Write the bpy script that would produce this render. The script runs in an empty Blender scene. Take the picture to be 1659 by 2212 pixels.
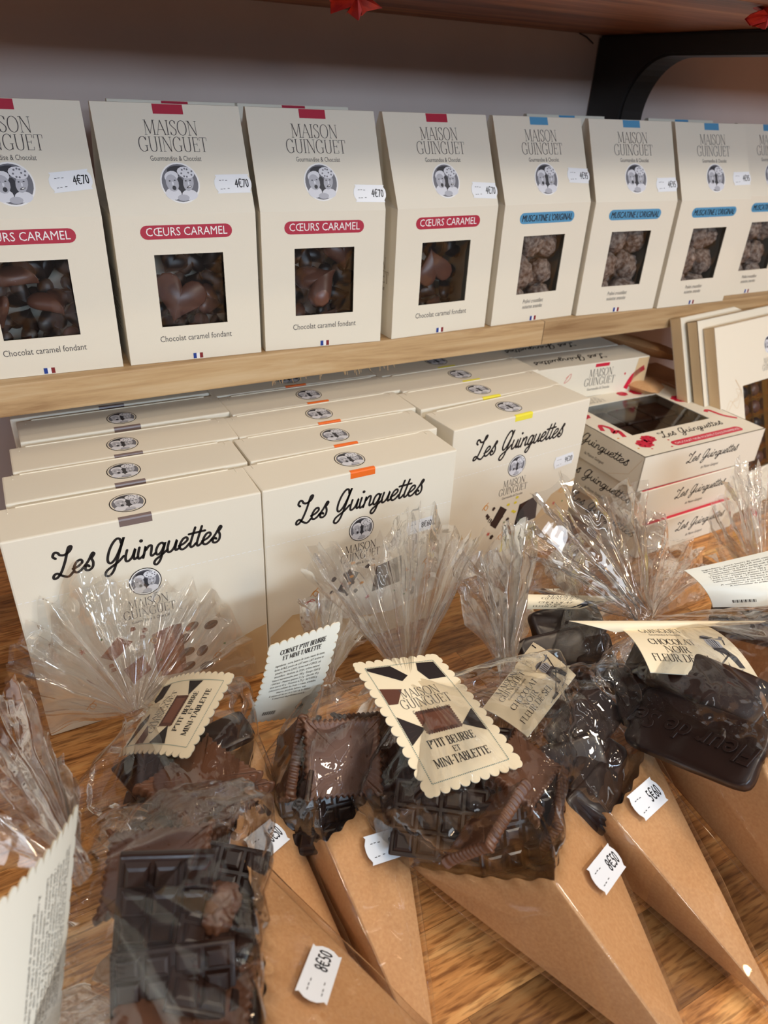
import bpy, bmesh, math, random
from mathutils import Vector, Matrix, noise, Euler

# ------------------------------------------------------------------ camera, light, exposure
SC = bpy.context.scene
COL = SC.collection
V = Vector
rnd = random.Random(7)
CAM = V((-.1278, -.3803, .3699))
CROT = Euler((1.0365, -.0443, -.4884), 'XYZ')
FPX = 1554.3
cd = bpy.data.cameras.new('camera')
cam = bpy.data.objects.new('camera', cd)
COL.objects.link(cam)
cam.location = CAM
cam.rotation_euler = CROT
cd.sensor_fit = 'VERTICAL'
cd.sensor_height = 36
cd.lens = FPX / 2212 * 36
cd.clip_start = .01
cd.dof.use_dof = True
cd.dof.focus_distance = .44
cd.dof.aperture_fstop = 11
SC.camera = cam
vs = SC.view_settings
vs.view_transform = 'Standard'
vs.look = 'None'
vs.gamma = 1
vs.use_curve_mapping = False
vs.exposure = 0.0
SC.cycles.use_denoising = True
SC.cycles.transparent_max_bounces = 24
SC.cycles.max_bounces = 10

world = bpy.data.worlds.new('room_light')
SC.world = world
world.use_nodes = True
# dim warm surround with added round glow spots, warm and cool, for foil glints
wn = world.node_tree
bg = wn.nodes['Background']
WN, WL = wn.nodes.new, wn.links.new
wc = WN('ShaderNodeTexCoord')
wv = WN('ShaderNodeTexVoronoi')
wv.inputs['Scale'].default_value = 4.2
WL(wc.outputs['Generated'], wv.inputs['Vector'])
wl = WN('ShaderNodeMath')
wl.operation = 'LESS_THAN'
wl.inputs[1].default_value = .115
WL(wv.outputs['Distance'], wl.inputs[0])
ws = WN('ShaderNodeSeparateXYZ')
WL(wc.outputs['Generated'], ws.inputs[0])
wz = WN('ShaderNodeMath')
wz.operation = 'GREATER_THAN'
wz.inputs[1].default_value = .12
WL(ws.outputs['Z'], wz.inputs[0])
wm = WN('ShaderNodeMath')
wm.operation = 'MULTIPLY'
WL(wl.outputs[0], wm.inputs[0])
WL(wz.outputs[0], wm.inputs[1])
wp = WN('ShaderNodeSeparateColor')
WL(wv.outputs['Color'], wp.inputs[0])
wr = WN('ShaderNodeValToRGB')
wr.color_ramp.interpolation = 'CONSTANT'
wr.color_ramp.elements[0].color = (1.0, .74, .46, 1)
wr.color_ramp.elements[1].position = .5
wr.color_ramp.elements[1].color = (.82, .92, 1.0, 1)
WL(wp.outputs[0], wr.inputs['Fac'])
wx = WN('ShaderNodeMix')
wx.data_type = 'RGBA'
wx.inputs[6].default_value = (.0048, .0044, .0042, 1)
WL(wm.outputs[0], wx.inputs[0])
WL(wr.outputs['Color'], wx.inputs[7])
WL(wx.outputs[2], bg.inputs[0])
bg.inputs[1].default_value = 32.0


def area(name, loc, target, sx, sy, power, color):
    l = bpy.data.lights.new(name, 'AREA')
    l.shape = 'RECTANGLE'
    l.size = sx
    l.size_y = sy
    l.energy = power
    l.color = color
    o = bpy.data.objects.new(name, l)
    COL.objects.link(o)
    o.location = loc
    d = V(target) - V(loc)
    o.rotation_euler = d.to_track_quat('-Z', 'Y').to_euler()
    return o


WARM = (1.0, .79, .55)
COOL = (.86, .93, 1.0)
area('led_panel', (1.0, -1.35, 1.38), (.15, .0, .12), .50, .24, 14.0, (1.0, .91, .79))
area('led_panel', (.10, -1.9, .75), (.15, .1, .2), 1.2, .16, 19.0, (.60, .79, 1.0))
area('shop_window', (-1.5, -1.4, .9), (.0, 0, .15), .35, .9, 4.0, COOL)
for sx_, sy_, sz_ in ((-.5, -.5, 1.9), (.1, -.15, 1.95), (.5, -.9, 1.9), (1.1, -.4, 1.9), (-.2, -1.1, 1.9)):
    area('glint_strip', (sx_, sy_, sz_), (sx_, sy_, 0), .025, 1.4, 1.1, (.86, .93, 1.0))  # unseen strips added overhead so the foil catches more streaks
area('ceiling_spot', (.55, -.55, 1.60), (.1, -.1, 0), .06, .06, 3.0, WARM)
area('ceiling_spot', (-.25, -.95, 1.65), (.0, -.1, 0), .06, .06, 3.0, WARM)
area('ceiling_spot', (.95, -.25, 1.55), (.3, -.1, 0), .06, .06, 2.6, WARM)

# ------------------------------------------------------------------ helpers
RM = CROT.to_matrix()


def at(u, v, z):
    """point of the place at height z that the photo shows at pixel u, v"""
    d = RM @ V(((u - 829.5) / FPX, -(v - 1106) / FPX, -1))
    return CAM + d * ((z - CAM.z) / d.z)


KS = .97


def T(x, y, z):
    return CAM + KS * (V((x, y, z)) - CAM)


MATS = {}


def hexc(r, g, b):
    f = lambda c: (c / 255 / 12.92) if c / 255 <= .04045 else ((c / 255 + .055) / 1.055) ** 2.4
    return (f(r), f(g), f(b), 1)


def mat(name, col, rough=.6, spec=.4, bump=None, coat=0, metal=0):
    m = bpy.data.materials.new(name)
    m.use_nodes = True
    nt = m.node_tree
    b = nt.nodes['Principled BSDF']
    b.inputs['Base Color'].default_value = col
    b.inputs['Roughness'].default_value = rough
    b.inputs['Specular IOR Level'].default_value = spec
    b.inputs['Metallic'].default_value = metal
    b.inputs['Coat Weight'].default_value = coat
    b.inputs['Coat Roughness'].default_value = .15
    if bump:
        sc, st, dist = bump
        tc = nt.nodes.new('ShaderNodeTexCoord')
        n = nt.nodes.new('ShaderNodeTexNoise')
        n.inputs['Scale'].default_value = sc
        n.inputs['Detail'].default_value = 4
        bp = nt.nodes.new('ShaderNodeBump')
        bp.inputs['Strength'].default_value = st
        bp.inputs['Distance'].default_value = dist
        nt.links.new(tc.outputs['Object'], n.inputs['Vector'])
        nt.links.new(n.outputs['Fac'], bp.inputs['Height'])
        nt.links.new(bp.outputs['Normal'], b.inputs['Normal'])
    MATS[name] = m
    return m


def speckle(name, c1, c2, scale, rough=.7, lo=.45, hi=.65, detail=4, bump=0, stretch=(1, 1, 1)):
    m = mat(name, c1, rough)
    nt = m.node_tree
    b = nt.nodes['Principled BSDF']
    tc = nt.nodes.new('ShaderNodeTexCoord')
    mp = nt.nodes.new('ShaderNodeMapping')
    mp.inputs['Scale'].default_value = stretch
    n = nt.nodes.new('ShaderNodeTexNoise')
    n.inputs['Scale'].default_value = scale
    n.inputs['Detail'].default_value = detail
    r = nt.nodes.new('ShaderNodeValToRGB')
    r.color_ramp.elements[0].position = lo
    r.color_ramp.elements[0].color = c1
    r.color_ramp.elements[1].position = hi
    r.color_ramp.elements[1].color = c2
    nt.links.new(tc.outputs['Object'], mp.inputs['Vector'])
    nt.links.new(mp.outputs['Vector'], n.inputs['Vector'])
    nt.links.new(n.outputs['Fac'], r.inputs['Fac'])
    nt.links.new(r.outputs['Color'], b.inputs['Base Color'])
    if bump:
        bp = nt.nodes.new('ShaderNodeBump')
        bp.inputs['Strength'].default_value = bump
        bp.inputs['Distance'].default_value = .001
        nt.links.new(n.outputs['Fac'], bp.inputs['Height'])
        nt.links.new(bp.outputs['Normal'], b.inputs['Normal'])
    return m


def wood(name, cols, plank_l, plank_w, grain, rough=.45, bump=.25, gap=.0004, tone=(.74, 1.25), pores=None):
    """planks along X: brick pattern picks the plank tone, stretched noise draws the grain"""
    m = mat(name, cols[0], rough, .4)
    nt = m.node_tree
    N = nt.nodes.new
    L = nt.links.new
    b = nt.nodes['Principled BSDF']
    tc = N('ShaderNodeTexCoord')
    br = N('ShaderNodeTexBrick')
    br.offset = .37
    br.inputs['Color1'].default_value = (0, 0, 0, 1)
    br.inputs['Color2'].default_value = (1, 1, 1, 1)
    br.inputs['Mortar'].default_value = (.5, .5, .5, 1)
    br.inputs['Scale'].default_value = 1
    br.inputs['Mortar Size'].default_value = gap
    br.inputs['Bias'].default_value = 0
    br.inputs['Brick Width'].default_value = plank_l
    br.inputs['Row Height'].default_value = plank_w
    L(tc.outputs['Object'], br.inputs['Vector'])
    mp = N('ShaderNodeMapping')
    mp.inputs['Scale'].default_value = grain
    L(tc.outputs['Object'], mp.inputs['Vector'])
    n = N('ShaderNodeTexNoise')
    n.noise_dimensions = '4D'
    n.inputs['Scale'].default_value = 1
    n.inputs['Detail'].default_value = 6
    n.inputs['Roughness'].default_value = .62
    n.inputs['Distortion'].default_value = .6
    mul = N('ShaderNodeMath')
    mul.operation = 'MULTIPLY'
    mul.inputs[1].default_value = 17.3
    L(br.outputs['Color'], mul.inputs[0])
    L(mul.outputs[0], n.inputs['W'])
    L(mp.outputs['Vector'], n.inputs['Vector'])
    r = N('ShaderNodeValToRGB')
    es = r.color_ramp.elements
    es[0].position = .30
    es[0].color = cols[0]
    es[1].position = .72
    es[1].color = cols[2]
    e = es.new(.5)
    e.color = cols[1]
    L(n.outputs['Fac'], r.inputs['Fac'])
    # plank tone
    hs = N('ShaderNodeHueSaturation')
    vr = N('ShaderNodeMapRange')
    vr.inputs[3].default_value = tone[0]
    vr.inputs[4].default_value = tone[1]
    L(br.outputs['Color'], vr.inputs[0])
    L(vr.outputs[0], hs.inputs['Value'])
    L(r.outputs['Color'], hs.inputs['Color'])
    mx = N('ShaderNodeMix')
    mx.data_type = 'RGBA'
    mx.inputs[7].default_value = (cols[0][0] * .3, cols[0][1] * .3, cols[0][2] * .3, 1)
    L(br.outputs['Fac'], mx.inputs[0])
    L(hs.outputs['Color'], mx.inputs[6])
    if pores:           # short dark pores along the grain
        m2 = N('ShaderNodeMapping')
        m2.inputs['Scale'].default_value = pores
        L(tc.outputs['Object'], m2.inputs['Vector'])
        n2 = N('ShaderNodeTexNoise')
        n2.noise_dimensions = '4D'
        n2.inputs['Scale'].default_value = 1
        n2.inputs['Detail'].default_value = 2
        L(m2.outputs['Vector'], n2.inputs['Vector'])
        L(mul.outputs[0], n2.inputs['W'])
        r2 = N('ShaderNodeValToRGB')
        r2.color_ramp.elements[0].position = .36
        r2.color_ramp.elements[0].color = (.42, .34, .28, 1)
        r2.color_ramp.elements[1].position = .52
        r2.color_ramp.elements[1].color = (1, 1, 1, 1)
        L(n2.outputs['Fac'], r2.inputs['Fac'])
        mm = N('ShaderNodeMix')
        mm.data_type = 'RGBA'
        mm.blend_type = 'MULTIPLY'
        mm.inputs[0].default_value = .8
        L(hs.outputs['Color'], mm.inputs[6])
        L(r2.outputs['Color'], mm.inputs[7])
        L(mm.outputs[2], mx.inputs[6])
    L(mx.outputs[2], b.inputs['Base Color'])
    bp = N('ShaderNodeBump')
    bp.inputs['Strength'].default_value = bump
    bp.inputs['Distance'].default_value = .0006
    L(n.outputs['Fac'], bp.inputs['Height'])
    L(bp.outputs['Normal'], b.inputs['Normal'])
    return m


def film(name, base=.03, gain=1.2, rough=.06, tint=(.985, .985, .98, 1), haze=0.0):
    """thin clear foil: see-through with a glossy sheet reflection that grows at grazing angles"""
    m = bpy.data.materials.new(name)
    m.use_nodes = True
    nt = m.node_tree
    nt.nodes.clear()
    N = nt.nodes.new
    L = nt.links.new
    out = N('ShaderNodeOutputMaterial')
    tr = N('ShaderNodeBsdfTransparent')
    tr.inputs[0].default_value = tint
    gl = N('ShaderNodeBsdfGlossy')
    gl.inputs['Roughness'].default_value = rough
    gl.inputs['Color'].default_value = (1, 1, 1, 1)
    fr = N('ShaderNodeFresnel')
    fr.inputs['IOR'].default_value = 1.45
    ma = N('ShaderNodeMath')
    ma.operation = 'MULTIPLY_ADD'
    ma.use_clamp = True
    ma.inputs[1].default_value = gain
    ma.inputs[2].default_value = base
    mn = N('ShaderNodeMath')
    mn.operation = 'MINIMUM'
    mn.inputs[1].default_value = .65
    L(fr.outputs[0], ma.inputs[0])
    L(ma.outputs[0], mn.inputs[0])
    mix = N('ShaderNodeMixShader')
    L(mn.outputs[0], mix.inputs[0])
    L(tr.outputs[0], mix.inputs[1])
    L(gl.outputs[0], mix.inputs[2])
    last = mix
    if haze:
        df = N('ShaderNodeBsdfDiffuse')
        df.inputs[0].default_value = (.9, .9, .9, 1)
        tl = N('ShaderNodeBsdfTranslucent')
        tl.inputs[0].default_value = (.9, .9, .9, 1)
        m2 = N('ShaderNodeMixShader')
        m2.inputs[0].default_value = .5
        L(df.outputs[0], m2.inputs[1])
        L(tl.outputs[0], m2.inputs[2])
        m3 = N('ShaderNodeMixShader')
        m3.inputs[0].default_value = haze
        L(mix.outputs[0], m3.inputs[1])
        L(m2.outputs[0], m3.inputs[2])
        last = m3
    L(last.outputs[0], out.inputs['Surface'])
    MATS[name] = m
    return m


# materials of the things
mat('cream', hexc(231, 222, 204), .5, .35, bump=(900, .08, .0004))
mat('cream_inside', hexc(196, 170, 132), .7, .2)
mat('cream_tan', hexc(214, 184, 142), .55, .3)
mat('ink', hexc(38, 32, 30), .6, .3)
mat('ink_grey', hexc(84, 78, 76), .6, .3)
mat('ink_brown', hexc(120, 92, 66), .6, .3)
mat('pill_red', hexc(178, 44, 66), .5, .4)
mat('pill_blue', hexc(86, 150, 190), .5, .4)
mat('white_print', hexc(240, 238, 236), .5, .3)
mat('flag_blue', hexc(30, 60, 140), .5)
mat('flag_red', hexc(130, 35, 38), .5)
mat('tab_brown', hexc(122, 104, 100), .35, .5)
mat('tab_orange', hexc(240, 112, 34), .35, .5)
mat('tab_yellow', hexc(240, 226, 70), .35, .5)
mat('photo_dark', hexc(52, 52, 58), .5)
mat('photo_mid', hexc(112, 112, 120), .5)
mat('photo_light', hexc(178, 178, 186), .5)
mat('photo_pale', hexc(218, 218, 224), .5)
mat('sticker', hexc(236, 238, 242), .35, .5)
mat('ink_price', hexc(40, 40, 46), .5)
mat('raspberry', hexc(206, 30, 62), .45, .4)
mat('confetti_red', hexc(206, 74, 66), .5)
mat('confetti_orange', hexc(226, 156, 66), .5)
mat('confetti_green', hexc(90, 140, 80), .5)
mat('print_milk', hexc(168, 104, 76), .5)
mat('print_milk_dark', hexc(132, 78, 56), .5)
mat('tag_milk', hexc(124, 76, 56), .5)
mat('tag_milk_dark', hexc(98, 58, 44), .5)
mat('print_dark', hexc(62, 44, 40), .5)
mat('print_darker', hexc(38, 28, 28), .5)
mat('print_bean', hexc(96, 62, 42), .5)
mat('lemon', hexc(232, 214, 60), .5)
mat('gold_foil', hexc(206, 160, 60), .25, .5, metal=.9)
mat('tag_card', hexc(246, 229, 196), .5, .35)
mat('tag_back', hexc(226, 224, 212), .4, .4)
mat('tag_line', hexc(96, 132, 132), .5)
speckle('kraft', hexc(200, 152, 106), hexc(213, 168, 122), 620, .5, .3, .7, bump=.08)
mat('milk_choc', hexc(100, 65, 46), .38, .5, bump=(300, .15, .0004))
mat('dark_choc', hexc(40, 25, 21), .3, .5, bump=(260, .15, .0004))
mat('heart_choc', hexc(100, 62, 48), .36, .5)
speckle('praline', hexc(104, 78, 64), hexc(178, 160, 146), 4, .8, .36, .70, bump=.8)
mat('bracket_black', hexc(40, 36, 34), .4, .4)
speckle('leaf_red', hexc(150, 24, 18), hexc(196, 50, 26), 120, .6)
mat('wire', hexc(60, 40, 30), .6)
speckle('wall_paint', hexc(196, 176, 166), hexc(202, 182, 172), 8, .8)
wood('table_wood', (hexc(128, 74, 34), hexc(214, 148, 84), hexc(244, 190, 122)), .21, .043, (9, 120, 40), .36, .4, gap=.0001, tone=(.42, 1.12), pores=(75, 620, 60))
wood('shelf_wood', (hexc(160, 122, 82), hexc(202, 166, 120), hexc(220, 192, 152)), .5, .3, (7, 90, 110), .6, .35)
wood('walnut', (hexc(78, 44, 30), hexc(142, 88, 60), hexc(196, 138, 96)), 2.0, .11, (3.5, 34, 20), .45, .2)
film('cellophane', .008, 1.4, .03, haze=.002)
film('cellophane_tuft', .06, 2.4, .05, haze=.018)
film('window_film', .02, .8, .08, tint=(.93, .93, .93, 1))


class MB:
    """collects shapes and links them as ONE mesh object"""

    def __init__(s):
        s.v = []
        s.f = []
        s.m = []
        s.sm = []
        s.names = []

    def mi(s, name):
        if name not in s.names:
            s.names.append(name)
        return s.names.index(name)

    def add(s, verts, faces, m, smooth=False, M=None):
        o = len(s.v)
        k = s.mi(m)
        for p in verts:
            p = V(p)
            s.v.append(M @ p if M else p)
        for f in faces:
            s.f.append([i + o for i in f])
            s.m.append(k)
            s.sm.append(smooth)

    def grid(s, fn, nu, nv, m, smooth=True, closed=False):
        vs_ = [fn(i / nu, j / nv) for j in range(nv + 1) for i in range(nu if closed else nu + 1)]
        w = nu if closed else nu + 1
        fs = []
        for j in range(nv):
            for i in range(nu):
                a, b = j * w + i, j * w + (i + 1) % w
                fs.append((a, b, b + w, a + w))
        s.add(vs_, fs, m, smooth)

    def box(s, c, d, m, M=None, bev=0, smooth=False):
        bm = bmesh.new()
        bmesh.ops.create_cube(bm, size=1)
        for v_ in bm.verts:
            v_.co = V((v_.co.x * d[0] + c[0], v_.co.y * d[1] + c[1], v_.co.z * d[2] + c[2]))
        if bev:
            bmesh.ops.bevel(bm, geom=bm.edges[:], offset=bev, segments=2, affect='EDGES', profile=.6)
        s.bm(bm, m, M, smooth)

    def bm(s, bm, m, M=None, smooth=False):
        bm.verts.index_update()
        s.add([v_.co.copy() for v_ in bm.verts], [[v_.index for v_ in f.verts] for f in bm.faces], m, smooth, M)
        bm.free()

    def tube(s, pts, r, m, n=6):
        pts = [V(p) for p in pts]
        ring = []
        for i, p in enumerate(pts):
            d = (pts[min(i + 1, len(pts) - 1)] - pts[max(i - 1, 0)]).normalized()
            a = d.orthogonal().normalized()
            b = d.cross(a)
            ring.append([p + (a * math.cos(2 * math.pi * k / n) + b * math.sin(2 * math.pi * k / n)) * r for k in range(n)])
        vs_ = [q for r_ in ring for q in r_]
        fs = [(i * n + k, i * n + (k + 1) % n, (i + 1) * n + (k + 1) % n, (i + 1) * n + k)
              for i in range(len(pts) - 1) for k in range(n)]
        s.add(vs_, fs, m, True)

    def build(s, name, parent=None, loc=None):
        me = bpy.data.meshes.new(name)
        o0 = V(loc) if loc is not None else V((0, 0, 0))
        me.from_pydata([p - o0 for p in s.v], [], s.f)
        for n in s.names:
            me.materials.append(MATS[n])
        for p, k, q in zip(me.polygons, s.m, s.sm):
            p.material_index = k
            p.use_smooth = q
        me.update()
        o = bpy.data.objects.new(name, me)
        COL.objects.link(o)
        if parent:
            o.parent = parent
        elif loc is not None:
            o.location = o0
        return o


def tag(o, label, cat, group=None, kind=None):
    if label:
        o['label'] = label
    if cat:
        o['category'] = cat
    if group:
        o['group'] = group
    if kind:
        o['kind'] = kind
    return o


def thing(name, label, cat, loc=(0, 0, 0), rotz=0, group=None, rx=0):
    o = bpy.data.objects.new(name, None)
    COL.objects.link(o)
    o.empty_display_size = .02
    o.location = loc
    o.rotation_euler = (rx, 0, rotz)
    return tag(o, label, cat, group)


def kids(o):
    return [c for c in bpy.data.objects if c.parent == o]


def dup(root, loc, rotz=0, label=None, group=None):
    r = root.copy()
    COL.objects.link(r)
    r.location = loc
    r.rotation_euler = (root.rotation_euler.x, 0, rotz)
    if label:
        r['label'] = label
    if group:
        r['group'] = group
    for ch in kids(root):
        c = ch.copy()
        COL.objects.link(c)
        c.parent = r
    return r


# ------------------------------------------------------------------ printing on surfaces
_TX = {}


def text_mesh(s):
    if s in _TX:
        return _TX[s]
    cu = bpy.data.curves.new('t', 'FONT')
    cu.body = s
    cu.size = 1
    cu.resolution_u = 2
    ob = bpy.data.objects.new('t', cu)
    COL.objects.link(ob)
    dg = bpy.context.evaluated_depsgraph_get()
    me = bpy.data.meshes.new_from_object(ob.evaluated_get(dg))
    vv = [(p.co.x, p.co.y) for p in me.vertices]
    ff = [list(p.vertices) for p in me.polygons]
    bpy.data.objects.remove(ob)
    bpy.data.curves.remove(cu)
    bpy.data.meshes.remove(me)
    w = max([p[0] for p in vv], default=0)
    _TX[s] = (vv, ff, w)
    return _TX[s]


def catmull(pts, n=6, closed=False):
    P = [V((p[0], p[1])) for p in pts]
    out = []
    m = len(P)
    rng = m if closed else m - 1
    for i in range(rng):
        if closed:
            a, b, c, d = P[i - 1], P[i], P[(i + 1) % m], P[(i + 2) % m]
        else:
            a, b, c, d = P[max(i - 1, 0)], P[i], P[i + 1], P[min(i + 2, m - 1)]
        for k in range(n):
            t = k / n
            out.append(.5 * ((2 * b) + (c - a) * t + (2 * a - 5 * b + 4 * c - d) * t * t + (3 * b - a - 3 * c + d) * t ** 3))
    if not closed:
        out.append(P[-1])
    return out


# thin roman capitals: strokes in a unit-high cell; 'c' = curve, 'T' thick, 't' thin, 'n' by direction
CAPS = {
    'A': (.74, [('t', (.04, 0), (.37, 1)), ('T', (.37, 1), (.70, 0)), ('t', (.15, .36), (.58, .36)), ('s', .04, 0), ('s', .70, 0)]),
    'B': (.64, [('T', (.14, 0), (.14, 1)), ('c', (.14, .98), (.40, .98), (.52, .76), (.40, .54), (.14, .53)), ('c', (.14, .53), (.44, .52), (.58, .28), (.44, .02), (.14, .02)), ('s', .1, 0), ('s', .1, 1)]),
    'C': (.74, [('c', (.66, .78), (.55, .96), (.36, 1), (.14, .84), (.06, .5), (.14, .16), (.36, 0), (.56, .05), (.68, .22)), ('t', (.67, .74), (.67, .98))]),
    'D': (.76, [('T', (.14, 0), (.14, 1)), ('c', (.14, .98), (.42, .98), (.66, .8), (.70, .5), (.66, .2), (.42, .02), (.14, .02)), ('s', .1, 0), ('s', .1, 1)]),
    'E': (.62, [('T', (.14, 0), (.14, 1)), ('t', (.08, .98), (.54, .98)), ('t', (.14, .52), (.44, .52)), ('t', (.08, .02), (.57, .02)), ('t', (.54, .98), (.54, .80)), ('t', (.57, .02), (.57, .22)), ('t', (.44, .42), (.44, .62))]),
    'F': (.58, [('T', (.14, 0), (.14, 1)), ('t', (.08, .98), (.54, .98)), ('t', (.14, .52), (.44, .52)), ('t', (.54, .98), (.54, .78)), ('s', .14, 0)]),
    'G': (.80, [('c', (.66, .78), (.55, .96), (.36, 1), (.14, .84), (.06, .5), (.14, .16), (.36, 0), (.56, .04), (.66, .12)), ('T', (.67, .04), (.67, .40)), ('t', (.52, .40), (.78, .40)), ('t', (.67, .74), (.67, .98))]),
    'H': (.80, [('T', (.14, 0), (.14, 1)), ('T', (.66, 0), (.66, 1)), ('t', (.14, .52), (.66, .52)), ('s', .14, 0), ('s', .66, 0), ('s', .14, 1), ('s', .66, 1)]),
    'I': (.30, [('T', (.15, 0), (.15, 1)), ('s', .15, 0), ('s', .15, 1)]),
    'L': (.60, [('T', (.14, 0), (.14, 1)), ('t', (.06, .02), (.56, .02)), ('t', (.56, .02), (.56, .24)), ('s', .14, 1)]),
    'M': (.98, [('t', (.14, 0), (.17, 1)), ('T', (.17, 1), (.49, .08)), ('t', (.49, .08), (.80, 1)), ('T', (.82, 1), (.84, 0)), ('s', .14, 0), ('s', .84, 0), ('s', .14, 1), ('s', .84, 1)]),
    'N': (.84, [('t', (.14, 0), (.14, 1)), ('T', (.14, 1), (.70, 0)), ('t', (.70, 0), (.70, 1)), ('s', .14, 0), ('s', .10, 1), ('s', .70, 1)]),
    'O': (.82, [('C', (.41, 1), (.16, .86), (.06, .5), (.16, .14), (.41, 0), (.66, .14), (.76, .5), (.66, .86))]),
    'P': (.60, [('T', (.14, 0), (.14, 1)), ('c', (.14, .98), (.42, .98), (.55, .74), (.42, .48), (.14, .46)), ('s', .14, 0), ('s', .1, 1)]),
    'R': (.70, [('T', (.14, 0), (.14, 1)), ('c', (.14, .98), (.42, .98), (.54, .76), (.42, .52), (.14, .50)), ('T', (.36, .50), (.64, 0)), ('s', .14, 0), ('s', .66, 0), ('s', .1, 1)]),
    'S': (.58, [('c', (.49, .80), (.42, .96), (.28, 1), (.12, .90), (.10, .74), (.28, .55), (.47, .38), (.50, .20), (.40, .04), (.26, 0), (.12, .05), (.07, .20)), ('t', (.50, .76), (.50, .97)), ('t', (.06, .03), (.06, .25))]),
    'T': (.66, [('T', (.33, 0), (.33, 1)), ('t', (.03, .98), (.63, .98)), ('t', (.03, .98), (.03, .76)), ('t', (.63, .98), (.63, .76)), ('s', .33, 0)]),
    'U': (.78, [('c', (.14, 1), (.14, .35), (.20, .08), (.40, 0), (.58, .08), (.64, .35), (.64, 1)), ('s', .14, 1), ('s', .64, 1)]),
    "'": (.18, [('T', (.09, 1), (.07, .72))]),
    '-': (.36, [('t', (.06, .37), (.30, .37)), ('t', (.06, .40), (.30, .40))]),
    ' ': (.34, []),
}

SCRIPT = {  # monoline hand lettering, x-height 1
    'L': (1.28, [(-.15, 1.55), (-.38, 1.75), (-.3, 2.05), (-.05, 2.0), (.15, 1.78), (.5, 1.72), (.85, 1.95), (.95, 2.3), (.75, 2.32), (.68, 2.0), (.62, 1.2), (.45, .35), (.2, -.1), (-.08, -.12), (-.1, .15), (.15, .25), (.6, -.05), (1.05, -.2), (1.35, .1)]),
    'e': (.86, [(.02, .38), (.4, .5), (.68, .78), (.55, 1.02), (.28, .95), (.1, .55), (.15, .16), (.4, 0), (.68, .12), (.92, .42)]),
    's': (.98, [(0, .3), (.3, .8), (.46, 1.25), (.56, 1.42), (.68, 1.3), (.58, 1.08), (.52, .95), (.7, .6), (.72, .2), (.5, -.02), (.22, .04), (.14, .28), (.3, .42), (.44, .3)]),
    'G': (1.55, [(1.0, 1.75), (.85, 2.1), (.55, 2.15), (.25, 1.7), (.1, 1.0), (.15, .4), (.42, .15), (.75, .5), (1.0, 1.3), (1.15, 2.2), (1.02, 1.2), (.9, .2), (.75, -.6), (.45, -.95), (.15, -.8), (.2, -.45), (.6, -.15), (1.0, .1), (1.4, .55)]),
    'u': (.98, [(.05, 1.0), (.02, .45), (.12, .06), (.36, .04), (.6, .35), (.72, 1.0), (.7, .4), (.8, .06), (1.05, .2)]),
    'i': (.50, [(.08, 1.0), (.06, .4), (.16, .04), (.36, .06), (.55, .25)]),
    'n': (.98, [(.05, 0), (.08, .5), (.1, 1.0), (.12, .6), (.35, .95), (.58, .95), (.64, .6), (.66, .2), (.78, .02), (1.05, .2)]),
    'g': (1.02, [(.68, .8), (.48, 1.0), (.22, .9), (.08, .5), (.16, .1), (.4, .04), (.62, .4), (.74, 1.0), (.68, .2), (.6, -.5), (.38, -.85), (.12, -.72), (.2, -.4), (.6, -.12), (1.08, .3)]),
    't': (.58, [(.3, 1.75), (.2, .9), (.16, .3), (.28, .04), (.48, .1), (.64, .3)]),
    ' ': (.75, None),
}


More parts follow.
